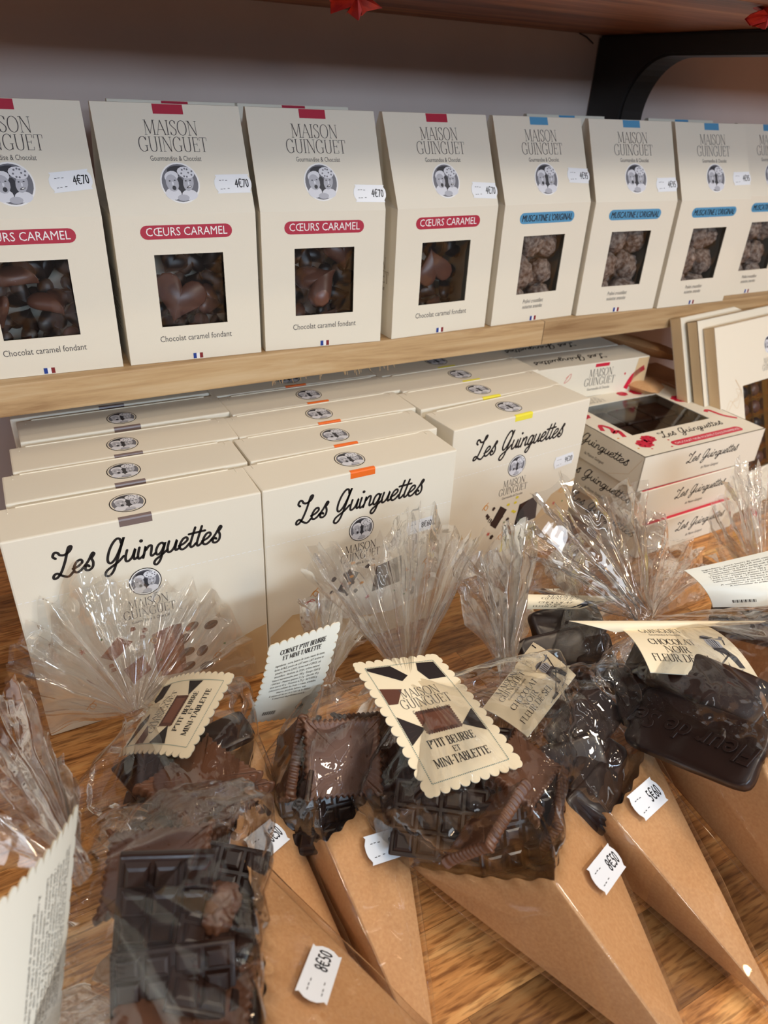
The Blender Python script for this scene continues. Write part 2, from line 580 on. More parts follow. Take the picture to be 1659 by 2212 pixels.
class Art:
    """flat print: coloured patches in the plane of a surface, placed with a mapping (x, y, height) -> point"""

    def __init__(s):
        s.items = []

    def poly(s, pts, m, h=0, faces=None):
        s.items.append(([tuple(p) for p in pts], faces or [list(range(len(pts)))], m, h))

    def rect(s, x0, y0, x1, y1, m, h=0, n=1):
        pts = [(x0 + (x1 - x0) * i / n, y) for y in (y0, y1) for i in range(n + 1)]
        s.poly(pts, m, h, [[i, i + 1, n + 2 + i, n + 1 + i] for i in range(n)])

    def disc(s, x, y, rx, ry, m, h=0, n=20, rot=0):
        c, q = math.cos(rot), math.sin(rot)
        s.poly([(x + rx * math.cos(a) * c - ry * math.sin(a) * q, y + rx * math.cos(a) * q + ry * math.sin(a) * c)
                for a in [2 * math.pi * k / n for k in range(n)]], m, h)

    def pill(s, x0, y0, x1, y1, m, h=0):
        r = (y1 - y0) / 2
        p = [(x1 - r + r * math.cos(a), y0 + r + r * math.sin(a)) for a in [-math.pi / 2 + math.pi * k / 8 for k in range(9)]]
        p += [(x0 + r - r * math.cos(a), y0 + r - r * math.sin(a)) for a in [-math.pi / 2 + math.pi * k / 8 for k in range(9)]]
        s.poly(p, m, h)

    def ribbon(s, pts, w, m, h=0, closed=False, ww=None, cap=False):
        P = [V((p[0], p[1])) for p in pts]
        n = len(P)
        vv = []
        for i, p in enumerate(P):
            a = P[i - 1] if (i or closed) else P[i]
            b = P[(i + 1) % n] if (i < n - 1 or closed) else P[i]
            d = b - a
            d = d.normalized() if d.length > 1e-9 else V((1, 0))
            k = (ww(d) if ww else w) / 2
            q = V((-d.y, d.x)) * k
            vv += [p + q, p - q]
        fs = [[2 * i, 2 * i + 1, (2 * i + 3) % (2 * n), (2 * i + 2) % (2 * n)] for i in range(n if closed else n - 1)]
        s.poly(vv, m, h, fs)
        if cap:
            for p in (P[0], P[-1]):
                s.disc(p.x, p.y, w / 2, w / 2, m, h, 8)

    def text(s, t, x, y, size, m, al='c', sx=1, h=0, slant=0):
        vv, ff, w = text_mesh(t)
        w *= size * sx
        x0 = x - (w / 2 if al == 'c' else w if al == 'r' else 0)
        s.poly([(x0 + p[0] * size * sx + slant * p[1] * size, y + p[1] * size) for p in vv], m, h, ff)

    def caps(s, t, x, y, size, m, al='c', sx=1, thick=.085, thin=.03, h=0, gap=.02, width=None):
        w0 = sum(CAPS[c][0] + gap for c in t) * size
        if width:
            sx = width / w0
        x0 = x - (w0 * sx / 2 if al == 'c' else w0 * sx if al == 'r' else 0)
        for c in t:
            w, st = CAPS[c]
            mp = lambda p: (x0 + p[0] * size * sx, y + p[1] * size)
            for k in st:
                if k[0] == 's':
                    s.ribbon([mp((k[1] - .11, k[2] + (.015 if k[2] == 0 else -.015))), mp((k[1] + .11, k[2] + (.015 if k[2] == 0 else -.015)))], thin * size, m, h)
                elif k[0] in 'cC':
                    pts = catmull([mp(p) for p in k[1:]], 4, k[0] == 'C')
                    s.ribbon(pts, 0, m, h, k[0] == 'C', ww=lambda d: (thin + (thick - thin) * abs(d.y) ** 1.5) * size)
                else:
                    s.ribbon([mp(k[1]), mp(k[2])], (thick if k[0] == 'T' else thin) * size, m, h)
            x0 += (w + gap) * size * sx

    def script(s, t, x, y, size, m, w=.13, slant=.30, h=0, width=None):
        """x, y: left end of the baseline; the line climbs a little like brush lettering"""
        adv = sum(SCRIPT[c][0] for c in t)
        sx = (width / (adv * size)) if width else 1
        x0 = 0
        for j, c in enumerate(t):
            a, pts = SCRIPT[c]
            f = lambda p: (x + (x0 + p[0] + slant * p[1]) * size * sx, y + p[1] * size)
            if pts:
                s.ribbon(catmull([f(p) for p in pts], 4), w * size, m, h, cap=True)
                if c == 'i':
                    q = f((.12, 1.55))
                    s.disc(q[0], q[1], w * size * .75, w * size * .75, m, h, 10)
                if c == 't' and t[j - 1] != 't':
                    s.ribbon([f((-.15, 1.25)), f((1.25, 1.3))], w * size, m, h, cap=True)
            x0 += a

    def portrait(s, x, y, rx, ry, h=0, rim='white_print', rim2=None):
        """small oval black-and-white picture of two laughing faces"""
        if rim2:
            s.disc(x, y, rx * 1.06, ry * 1.06, rim2, h, 28)
            h += 1
        s.disc(x, y, rx, ry, rim, h, 28)
        g = lambda a, b, p, q, m, k, r=0, n=14: s.disc(x + a * rx, y + b * ry, p * rx, q * ry, m, h + k, n, r)
        g(0, 0, .92, .92, 'photo_mid', 1, n=28)
        g(-.02, .60, .55, .24, 'photo_dark', 2)
        g(.0, -.2, .22, .5, 'photo_dark', 2)
        g(-.42, -.52, .40, .30, 'photo_pale', 3)
        g(.40, -.58, .40, .26, 'photo_pale', 3)
        g(.05, -.72, .30, .16, 'photo_light', 4)
        g(-.40, .32, .36, .26, 'photo_pale', 3, .3)
        g(-.40, .0, .32, .42, 'photo_light', 4, .15)
        g(.42, .02, .27, .42, 'photo_light', 4, -.25)
        g(.36, .50, .44, .28, 'photo_pale', 5, -.2)
        for k in range(9):
            g(.36 + .33 * math.cos(k * 2.4) * (.4 + .6 * (k % 3) / 2), .5 + .2 * math.sin(k * 2.4), .05, .05, 'photo_mid', 6, n=6)
        for a, b in ((-.52, .10), (-.26, .13), (.30, .10), (.52, .12)):
            g(a, b, .05, .03, 'photo_dark', 6, n=8)
        g(-.34, -.24, .10, .11, 'photo_dark', 6)
        g(.42, -.20, .13, .05, 'photo_dark', 6, .3)
        g(.44, -.19, .08, .022, 'white_print', 7, .3)
        g(-.38, -.02, .05, .09, 'photo_pale', 6)
        g(.42, -.02, .04, .09, 'photo_pale', 6)

    def logo(s, x, y, w, m='ink_grey', tagline=True, h=0, thick=.07):
        """two lines of thin capitals and a tagline; x centre, y top of the first line, w width of the second"""
        c = w * .205
        s.caps('MAISON', x, y - c, c, m, thick=thick, thin=.03, width=w * .78, h=h)
        s.caps('GUINGUET', x, y - 2.12 * c, c, m, thick=thick, thin=.03, width=w, h=h)
        if tagline:
            s.text('Gourmandise & Chocolat', x, y - 2.75 * c, c * .50, m, sx=.74 * w / (text_mesh('Gourmandise & Chocolat')[2] * c * .50), h=h)

    def put(s, mb, fn, base=.00012, step=.00003):
        for vv, ff, m, h in s.items:
            mb.add([fn(p[0], p[1], base + step * h) for p in vv], ff, m)

# ------------------------------------------------------------------ the setting
WALL_Y = T(0, .30, 0).y
ZS = T(0, 0, .1867).z            # shelf top
ZSB = T(0, .14, .1640).z
YS = T(0, .139, 0).y
ZU = T(0, 0, .425).z             # underside of the upper shelf

m = MB()
m.box((.35, WALL_Y + .02, .55), (2.6, .04, 1.9), 'wall_paint')
tag(m.build('wall_back'), None, None, kind='structure')

m = MB()
m.box((.35, -.27, -.02), (2.4, 1.17, .04), 'table_wood', bev=.002)
for sx in (-.80, 1.50):
    for sy in (-.80, .25):
        m.box((sx, sy, -.41), (.06, .06, .74), 'table_wood')
tag(m.build('display_table'), 'warm brown butcher block table top the cartons and cornets stand on', 'table')
m = MB()
m.box((.35, -.5, -.79), (3.2, 2.6, .02), 'shelf_wood')
tag(m.build('floor'), None, None, kind='structure')

m = MB()
m.box((.35, (YS + WALL_Y) / 2, (ZS + ZSB) / 2), (2.4, WALL_Y - YS, ZS - ZSB), 'shelf_wood', bev=.0012)
# rough splinters under the saw-cut edge
for i in range(26):
    x = -.02 + .13 * rnd.random() ** 1.3 + .07
    l = .001 + .003 * rnd.random()
    m.tube([(x, YS + .0006, ZSB + .0004), (x + .001 * rnd.uniform(-1, 1), YS - .0004, ZSB - l)], .00022, 'shelf_wood', 4)
tag(m.build('wall_shelf'), 'pale oak shelf plank on the wall carrying the upright gabled cartons', 'shelf')

YU = at(1610, 3, ZU).y
m = MB()
m.box((.35, (YU + WALL_Y) / 2, ZU + .014), (2.4, WALL_Y - YU, .028), 'walnut', bev=.001)
tag(m.build('wall_shelf'), 'dark reddish walnut shelf above, seen from below at the top of the picture', 'shelf')

# bracket: wall leg, rounded inner corner, arm
bx = T(.4815, .3, .4).x
top = ZU - .0005
prof = [(WALL_Y, ZS), (WALL_Y, top)]
ya, yl, za = T(0, .055, 0).y, T(0, .2495, 0).y, T(0, .2, .4065).z
prof += [(YU + .03, top), (YU + .03, za)]
zc, yc = T(0, 0, .352).z, T(0, .197, 0).y
for k in range(13):
    a = math.pi / 2 * k / 12
    prof.append((yc + (yl - yc) * math.sin(a), zc + (za - zc) * math.cos(a)))
prof.append((yl, ZS + .001))
m = MB()
bm = bmesh.new()
a = [bm.verts.new((bx, p[0], p[1])) for p in prof]
f = bm.faces.new(a)
r = bmesh.ops.extrude_face_region(bm, geom=[f])
for v_ in [g for g in r['geom'] if isinstance(g, bmesh.types.BMVert)]:
    v_.co.x += .032
bmesh.ops.recalc_face_normals(bm, faces=bm.faces)
bmesh.ops.bevel(bm, geom=[e for e in bm.edges if len(e.link_faces) == 2 and e.calc_face_angle(0) > .8], offset=.0022, segments=2, affect='EDGES')
m.bm(bm, 'bracket_black')
tag(m.build('shelf_bracket', loc=(bx, WALL_Y, ZS)), 'black curved shelf bracket on the wall holding the dark upper shelf', 'bracket')

m = MB()
w0 = T(.5, .298, .372)
m.tube([w0, w0 + V((.006, -.002, -.012)), w0 + V((.004, -.004, -.02)), w0 + V((.009, -.003, -.03)), V((w0.x + .010, w0.y - .002, T(0, 0, .346).z))], .0006, 'wire')
m.tube([w0 + V((-.001, -.001, 0)), w0 + V((.003, -.003, -.012)), w0 + V((.006, -.004, -.021)), w0 + V((.007, -.003, -.03))], .0005, 'wire')
tag(m.build('thin_wire', loc=w0), 'thin dark wire hanging on the wall just right of the black bracket', 'wire')
m = MB()
m.tube([T(.452, .296, .4245), T(.462, .296, .422), T(.472, .296, .417)], .0006, 'wire')
tag(m.build('thin_wire', loc=T(.452, .296, .4245)), 'short dark wire in the corner between the wall, the upper shelf and the bracket', 'wire')


def leaf(cx, y, z, s, label):
    m = MB()
    pts = []
    n = 22
    R_ = random.Random(3)
    for k in range(n):
        a = 2 * math.pi * k / n
        rr = s * ((1.0 if k % 2 else .62) + .15 * R_.random()) * (1.25 if abs(math.cos(a)) > .7 else .8)
        pts.append((math.cos(a) * rr, math.sin(a) * rr))
    vv = [(cx, y - .004, z)] + [(cx + p[0], y + .006 * math.sin(k * 1.7), z + p[1]) for k, p in enumerate(pts)]
    fs = [(0, 1 + k, 1 + (k + 1) % n) for k in range(n)]
    m.add(vv, fs, 'leaf_red')
    m.add([V(p) + V((0, .0012, 0)) for p in vv], [f[::-1] for f in fs], 'leaf_red')
    m.tube([(cx, y, z), (cx + .003, y + .002, ZU)], .0006, 'wire')
    return tag(m.build('paper_leaf', loc=(cx, y, ZU)), label, 'paper leaf', 'red paper leaves under the upper shelf')


def unproj_y(u, v, y):
    d = RM @ V(((u - 829.5) / FPX, -(v - 1106) / FPX, -1))
    return CAM + d * ((y - CAM.y) / d.y)


p = unproj_y(765, -8, .06)
leaf(p.x, .06, p.z, .0125, 'jagged red paper leaf hanging under the dark upper shelf, left of the bracket')
p = unproj_y(1650, -28, YU + .012)
leaf(p.x + .006, YU + .012, ZU - .004, .0085, 'red paper leaf at the top right corner under the upper shelf')

# ------------------------------------------------------------------ gabled cartons on the shelf
GW, GD, GK, GH = .098 * KS, .064 * KS, .1018 * KS, .1665 * KS
SL = math.hypot(GD / 2 - .002, GH - GK)


def price_art(txt):
    a = Art()
    e = [(0, 0), (.03, .1), (-.035, .3), (-.05, .5), (-.035, .7), (.03, .9), (0, 1)]
    pts = [(x, y) for x, y in e] + [(1 - x, y) for x, y in reversed(e)]
    a.poly([(x * .024, y * .0125) for x, y in pts], 'sticker')
    for q in (-.00010, .00010):
        a.text(txt, .0230 + q, .0036, .0082, 'ink_price', 'r', sx=.56, h=2)
    for k, (x, y) in enumerate([(.0025, .0085), (.0045, .0086), (.0068, .0084), (.0045, .0028), (.0075, .0030), (.0025, .0027)]):
        a.rect(x, y, x + .0014, y + .00035, 'ink_price', 2)
    return a


def gable_art(kind):
    k = KS
    a = Art()
    red = kind == 'caramel'
    c = GW / 2
    S_ = lambda x: x * k
    a.rect(c - .0100 * k, S_(.1665), c + .0100 * k, GK + SL - .0003, 'pill_red' if red else 'pill_blue')
    a.logo(c + .0, S_(.1625), S_(.046), 'ink_grey', thick=.065)
    a.portrait(c, S_(.1222), S_(.0132), S_(.0134))
    a.pill(c - S_(.0315), S_(.0862), c + S_(.0315), S_(.0952), 'pill_red' if red else 'pill_blue')
    if red:
        a.text('CŒURS CARAMEL', c, S_(.0884), S_(.0078), 'white_print', sx=.056 * k / (text_mesh('CŒURS CARAMEL')[2] * S_(.0078)), h=1)
        a.text('Chocolat caramel fondant', c, S_(.0150), S_(.0062), 'ink_grey', sx=.053 * k / (text_mesh('Chocolat caramel fondant')[2] * S_(.0062)))
    else:
        for q in (-.00016, 0, .00016):
            a.text("MUSCATINE L'ORIGINAL", c + q, S_(.0880), S_(.0078), 'ink', sx=.058 * k / (text_mesh("MUSCATINE L'ORIGINAL")[2] * S_(.0078)), h=1, slant=.12)
        a.text('Praliné croustillant', c - S_(.003), S_(.0172), S_(.0052), 'ink_grey', sx=.62, slant=.15)
        a.text('noisettes amandes', c - S_(.003), S_(.0122), S_(.0052), 'ink_grey', sx=.62, slant=.15)
    for j, cm in enumerate(('flag_blue', 'white_print', 'flag_red')):
        a.rect(c - S_(.0036) + S_(.0024) * j, S_(.0006), c - S_(.0036) + S_(.0024) * (j + 1), S_(.0046), cm)
    return a


def gmap(x, y, h):
    """print coordinates on the carton front (x from the left edge, y up the front and the sloping top)"""
    if y <= GK:
        return V((x - GW / 2, -h, y))
    t = (y - GK) / SL
    dy, dz = (GD / 2 - .002) / SL, (GH - GK) / SL
    return V((x - GW / 2, t * SL * dy - h * dz, GK + t * SL * dz + h * dy))


WX0, WX1, WY0, WY1 = GW / 2 - .0240 * KS, GW / 2 + .0240 * KS, .0258 * KS, .0760 * KS


def gable_carton(kind):
    m = MB()
    w, d = GW, GD
    th = .0005
    # front with a window cut out (outer and inner face joined by the card edge)
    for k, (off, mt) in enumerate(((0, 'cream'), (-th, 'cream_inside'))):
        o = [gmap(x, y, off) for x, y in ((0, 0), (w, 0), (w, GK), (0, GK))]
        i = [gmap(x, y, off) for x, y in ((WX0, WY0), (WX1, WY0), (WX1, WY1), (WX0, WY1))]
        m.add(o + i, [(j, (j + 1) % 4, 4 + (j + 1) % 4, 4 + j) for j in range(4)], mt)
        s_ = [gmap(0, GK, off), gmap(w, GK, off), gmap(w, GK + SL, off), gmap(0, GK + SL, off)]
        m.add(s_, [(0, 1, 2, 3)], mt)
    e = [gmap(x, y, off) for off in (0, -th) for x, y in ((WX0, WY0), (WX1, WY0), (WX1, WY1), (WX0, WY1))]
    m.add(e, [(j, (j + 1) % 4, 4 + (j + 1) % 4, 4 + j) for j in range(4)], 'cream')
    # back, sides, bottom, ridge
    hw = w / 2
    rz = GH
    m.add([(-hw, d, 0), (hw, d, 0), (hw, d, GK), (-hw, d, GK), (hw, d / 2 + .002, rz), (-hw, d / 2 + .002, rz)], [(0, 3, 2, 1), (3, 5, 4, 2)], 'cream')
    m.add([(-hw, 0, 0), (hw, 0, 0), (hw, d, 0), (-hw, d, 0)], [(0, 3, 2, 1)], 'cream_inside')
    m.add([(-hw, d / 2 - .002, rz), (hw, d / 2 - .002, rz), (hw, d / 2 + .002, rz), (-hw, d / 2 + .002, rz)], [(0, 1, 2, 3)], 'cream')
    for sx in (-1, 1):
        x = hw * sx
        xi = x - sx * .006          # the gusset folds inwards above the side panel
        m.add([(x, 0, 0), (x, d, 0), (x, d, GK), (x, 0, GK), (xi, d / 2, GK + .006), (x, d / 2 - .002, rz), (x, d / 2 + .002, rz)],
              [(0, 1, 2, 3), (3, 2, 4), (3, 4, 5), (4, 2, 6), (5, 4, 6)], 'cream')
    gable_art(kind).put(m, gmap)
    if kind == 'caramel':           # the side panel carries the same name in brown
        a = Art()
        a.logo(GD / 2, GK * .62, GD * .72, 'ink_brown')
        for j in range(5):
            a.rect(GD * .3, GK * (.34 - .035 * j), GD * (.66 - .05 * (j % 2)), GK * (.34 - .035 * j) + .0006, 'ink_brown')
        a.put(m, lambda x, y, h: V((-hw - h, GD - x, y)))
    return m


def gable_thing(kind, label, loc, rotz, price, pdx, pdy, prot):
    t = thing('gabled_carton', label, 'carton', loc, rotz, 'red-marked caramel cartons on the shelf' if kind == 'caramel' else 'blue-marked praline cartons on the shelf')
    if kind not in PROTO:
        PROTO[kind] = gable_carton(kind).build('carton_body', t)
        b = MB()
        b.grid(lambda u, v: V((WX0 - GW / 2 - .002 + (WX1 - WX0 + .004) * u, .0022 + .0016 * noise.noise(V((u * 2.2 + 3, v * 1.7 + len(kind), 1))) + .0004 * noise.noise(V((u * 9, v * 6, 2))), WY0 - .002 + (WY1 - WY0 + .004) * v)), 24, 24, 'window_film')
        PROTO[kind + 'w'] = b.build('window_film', t)
    else:
        for q in (kind, kind + 'w'):
            c = PROTO[q].copy()
            COL.objects.link(c)
            c.parent = t
    if price:
        if price not in PROTO:
            PROTO[price] = price_art(price)
        b = MB()
        ca, sa = math.cos(prot), math.sin(prot)
        PROTO[price].put(b, lambda x, y, h: gmap(pdx + (x * ca - y * sa) * KS, pdy + (x * sa + y * ca) * KS, h + .00012))
        b.build('price_label', t)
    return t


PROTO = {}
# left and right front-bottom corners of every carton, as measured on the shelf
gab = [
    ('caramel', -.1497, .1515, -.0517, .1485, '4€70', .0722, .1165, .10, 'cream carton with a red label, leftmost on the shelf and cut by the picture edge'),
    ('caramel', -.0464, .1486, .0518, .1448, '4€70', .0735, .1150, .02, 'cream carton with a red label, second from the left, big heart chocolate in its window'),
    ('caramel', .0555, .1457, .1535, .1385, '4€70', .0745, .1080, -.02, 'cream carton with a red label, third from the left, dark shiny chocolate in its window'),
    ('caramel', .1645, .1395, .2625, .1434, '4€70', .0735, .1085, -.05, 'cream red-labelled carton beside the first blue one, small upright heart in its window'),
    ('muscatine', .2691, .1427, .3671, .1470, '4€95', .0745, .1190, -.05, 'cream carton with a blue label, first to the right of the red ones'),
    ('muscatine', .3708, .1440, .4685, .1395, '4€95', .0740, .1100, .02, 'cream blue-labelled carton, second from the red ones, in front of the bracket foot'),
    ('muscatine', .4730, .1380, .5710, .1375, '4€95', .0745, .1150, .02, 'cream carton with a blue label, third from the red ones, above the leaning gift boxes'),
    ('muscatine', .5790, .1530, .6770, .1530, '4€95', .0745, .1150, .02, 'cream carton with a blue label, rightmost on the shelf and cut by the picture edge'),
]
GAB = []
for kind, xl, yl_, xr, yr, price, pdx, pdy, prot, label in gab:
    a, b = T(xl, yl_, .1867), T(xr, yr, .1867)
    c = (a + b) / 2
    c.z = ZS + .0002
    rz = math.atan2(b.y - a.y, b.x - a.x)
    GAB.append(gable_thing(kind, label, c, rz, price, pdx * KS, pdy * KS, prot))
# the row behind shows only slivers between the front ones
for kind, x, lab in (('caramel', .026, 'cream red-labelled carton in the back row, behind the gap of the second and third'), ('caramel', .122, 'cream red-labelled carton in the back row, behind the third and fourth'),
                     ('muscatine', .4080, 'cream blue-labelled carton in the back row, its tab showing left of the bracket foot'),
                     ('muscatine', .567, 'cream blue-labelled carton in the back row, right of the bracket foot')):
    gable_thing(kind, lab, (T(x, .1, .2).x, YS + GD + .012, ZS + .0002), 0, None, 0, 0, 0)


def heart_mesh():
    m = MB()
    n = 26
    o = []
    for k in range(n):
        t = 2 * math.pi * k / n
        x = 16 * math.sin(t) ** 3
        y = 13 * math.cos(t) - 5 * math.cos(2 * t) - 2 * math.cos(3 * t) - math.cos(4 * t)
        o.append((x / 17, (y + 2) / 17))
    rings = [(.0, .94), (.1, 1.0), (.35, .98), (.62, .86), (.82, .62), (.92, .3)]
    vv = []
    for z, s in rings:
        vv += [(p[0] * s, p[1] * s, z * .55) for p in o]
    fs = [(j * n + k, j * n + (k + 1) % n, (j + 1) * n + (k + 1) % n, (j + 1) * n + k) for j in range(len(rings) - 1) for k in range(n)]
    vv += [(0, 0, 0), (0, 0, .52)]
    fs += [(n * 6, (k + 1) % n, k) for k in range(n)] + [(n * 6 + 1, n * 5 + k, n * 5 + (k + 1) % n) for k in range(n)]
    m.add(vv, fs, 'heart_choc', True)
    return m


def rot_to(normal, up=(0, 0, 1), roll=0):
    z = V(normal).normalized()
    x = V(up).cross(z).normalized()
    y = z.cross(x)
    M = Matrix((x, y, z)).transposed().to_4x4()
    return M @ Matrix.Rotation(roll, 4, 'Z')


HM = heart_mesh().build('heart_chocolate')
HME = HM.data
bpy.data.objects.remove(HM)


def inst(name, me, M, label, cat, group=None):
    o = bpy.data.objects.new(name, me)
    COL.objects.link(o)
    o.matrix_world = M
    return tag(o, label, cat, group)


def in_carton(t, x, y, z):
    return V(t.location) + Matrix.Rotation(t.rotation_euler.z, 3, 'Z') @ V((x, y, z))


# hearts: carton, x, depth, height, radius, facing, roll, label
hearts = [
    (0, -.012, .022, .012, .0125, (-.2, -1, .2), 2.6, 'round milk chocolate heart low in the leftmost carton window, its dome facing out'),
    (0, .015, .020, .013, .0125, (.3, -1, .1), .4, 'milk chocolate heart at the right bottom of the leftmost carton window'),
    (0, -.020, .013, .040, .0120, (-1, -.3, .3), .3, 'milk chocolate heart on edge at the left of the leftmost carton window'),
    (0, .010, .018, .041, .0150, (.1, -.35, 1), .2, 'milk chocolate heart lying flat in the middle of the leftmost carton window'),
    (0, -.006, .024, .058, .0180, (-.1, -.2, 1), 1.2, 'dark heart chocolate on top in the leftmost carton window'),
    (1, -.007, .014, .040, .0195, (.1, 1, -.2), .35, 'large shiny heart chocolate turned upside down in the second carton window'),
    (1, .017, .027, .034, .0125, (.5, -.8, .3), 1.0, 'heart chocolate at the right edge of the second carton window'),
    (1, .010, .030, .013, .0120, (.3, -1, .4), .7, 'heart chocolate low behind the big heart of the second carton'),
    (2, .000, .014, .045, .0185, (-.25, -.8, .6), 2.2, 'large glossy dark heart chocolate in the third carton window'),
    (2, .020, .022, .066, .0150, (.1, -1, .1), .2, 'greyish heart chocolate at the top right of the third carton window'),
    (2, -.017, .020, .018, .0110, (-.2, -1, .4), .5, 'small milk heart at the bottom left of the third carton window'),
    (2, .014, .026, .014, .0110, (.2, -1, .4), 2.5, 'dark heart at the bottom right of the third carton window'),
    (3, -.002, .012, .052, .0170, (.1, 1, -.1), 2.9, 'upright heart chocolate in the window of the fourth red-labelled carton'),
    (3, -.015, .028, .016, .0120, (-.3, -1, .6), 1.2, 'dark heart at the bottom left of the fourth red-labelled carton window'),
    (3, .013, .030, .014, .0120, (.3, -1, .5), 2.6, 'dark heart at the bottom right of the fourth red-labelled carton window'),
    (3, .022, .040, .040, .0120, (1, -.6, .3), .6, 'dark heart deep at the right of the fourth red-labelled carton window'),
]
for ci, x, y, z, s, n, roll, label in hearts:
    R_ = GAB[ci].rotation_euler.z
    M = Matrix.Translation(in_carton(GAB[ci], x, y, z)) @ Matrix.Rotation(R_, 4, 'Z') @ rot_to(n, roll=roll) @ Matrix.Scale(s, 4)
    inst('heart_chocolate', HME, M, label, 'chocolate', 'heart chocolates in the red-labelled cartons')


DARKH = HME.copy()  # dark copies added behind the visible hearts to darken the window interior
DARKH.materials.clear()
DARKH.materials.append(MATS['dark_choc'])
rank = ['leftmost', 'second', 'third', 'fourth']
for ci in range(4):
    for r_ in range(5):
        for q in range(4):
            x, z = -.024 + .016 * q + rnd.uniform(-.002, .002), .012 + .0165 * r_
            y = .034 + rnd.uniform(-.002, .004)
            M = Matrix.Translation(in_carton(GAB[ci], x, y, z)) @ rot_to((rnd.uniform(-.5, .5), -1, rnd.uniform(-.2, .6)), roll=rnd.uniform(0, 6.2)) @ Matrix.Scale(.0115, 4)
            inst('heart_chocolate', DARKH, M, 'dark heart chocolate added to darken the back of the %s red-labelled carton' % rank[ci], 'chocolate', 'dark hearts added to darken the back of the %s red-labelled carton' % rank[ci])


def lump_mesh(seed, mt='praline'):
    bm = bmesh.new()
    bmesh.ops.create_icosphere(bm, subdivisions=4, radius=1)
    off = V((seed * 7.1, seed * 3.3, seed))
    for v_ in bm.verts:
        p = v_.co.normalized()
        r_ = 1 + .22 * noise.noise(p * 1.6 + off) + .16 * noise.noise(p * 3.7 + off) + .07 * noise.noise(p * 9 + off)
        v_.co = V((p.x * r_, p.y * r_ * .85, p.z * r_ * .8))
    m = MB()
    m.bm(bm, mt, None, True)
    o = m.build('praline_nugget')
    me = o.data
    bpy.data.objects.remove(o)
    return me


LUMPS = [lump_mesh(k) for k in range(4)]
names = ['first', 'second', 'third', 'last']
for c in range(4, 8):
    k = 0
    for (x, y, z, s) in [(-.015, .017, .017, .0145), (.012, .016, .016, .0145), (-.012, .016, .041, .0150), (.014, .018, .039, .0140), (-.006, .016, .066, .0150), (.018, .018, .064, .0125), (.0, .042, .030, .020), (.0, .042, .062, .019)]:
        k += 1
        M = Matrix.Translation(in_carton(GAB[c], x + rnd.uniform(-.002, .002), y, z)) @ Euler((rnd.random() * 6, rnd.random() * 6, rnd.random() * 6)).to_matrix().to_4x4() @ Matrix.Scale(s, 4)
        inst('praline_nugget', LUMPS[(k + c) % 4], M, 'powdery brown praline nugget behind the window of the %s blue-labelled carton' % names[c - 4], 'chocolate', 'praline nuggets of the %s blue-labelled carton' % names[c - 4])

# ------------------------------------------------------------------ square cartons standing in rows on the table
QW, QD, QH = .1475, .0375, .1486


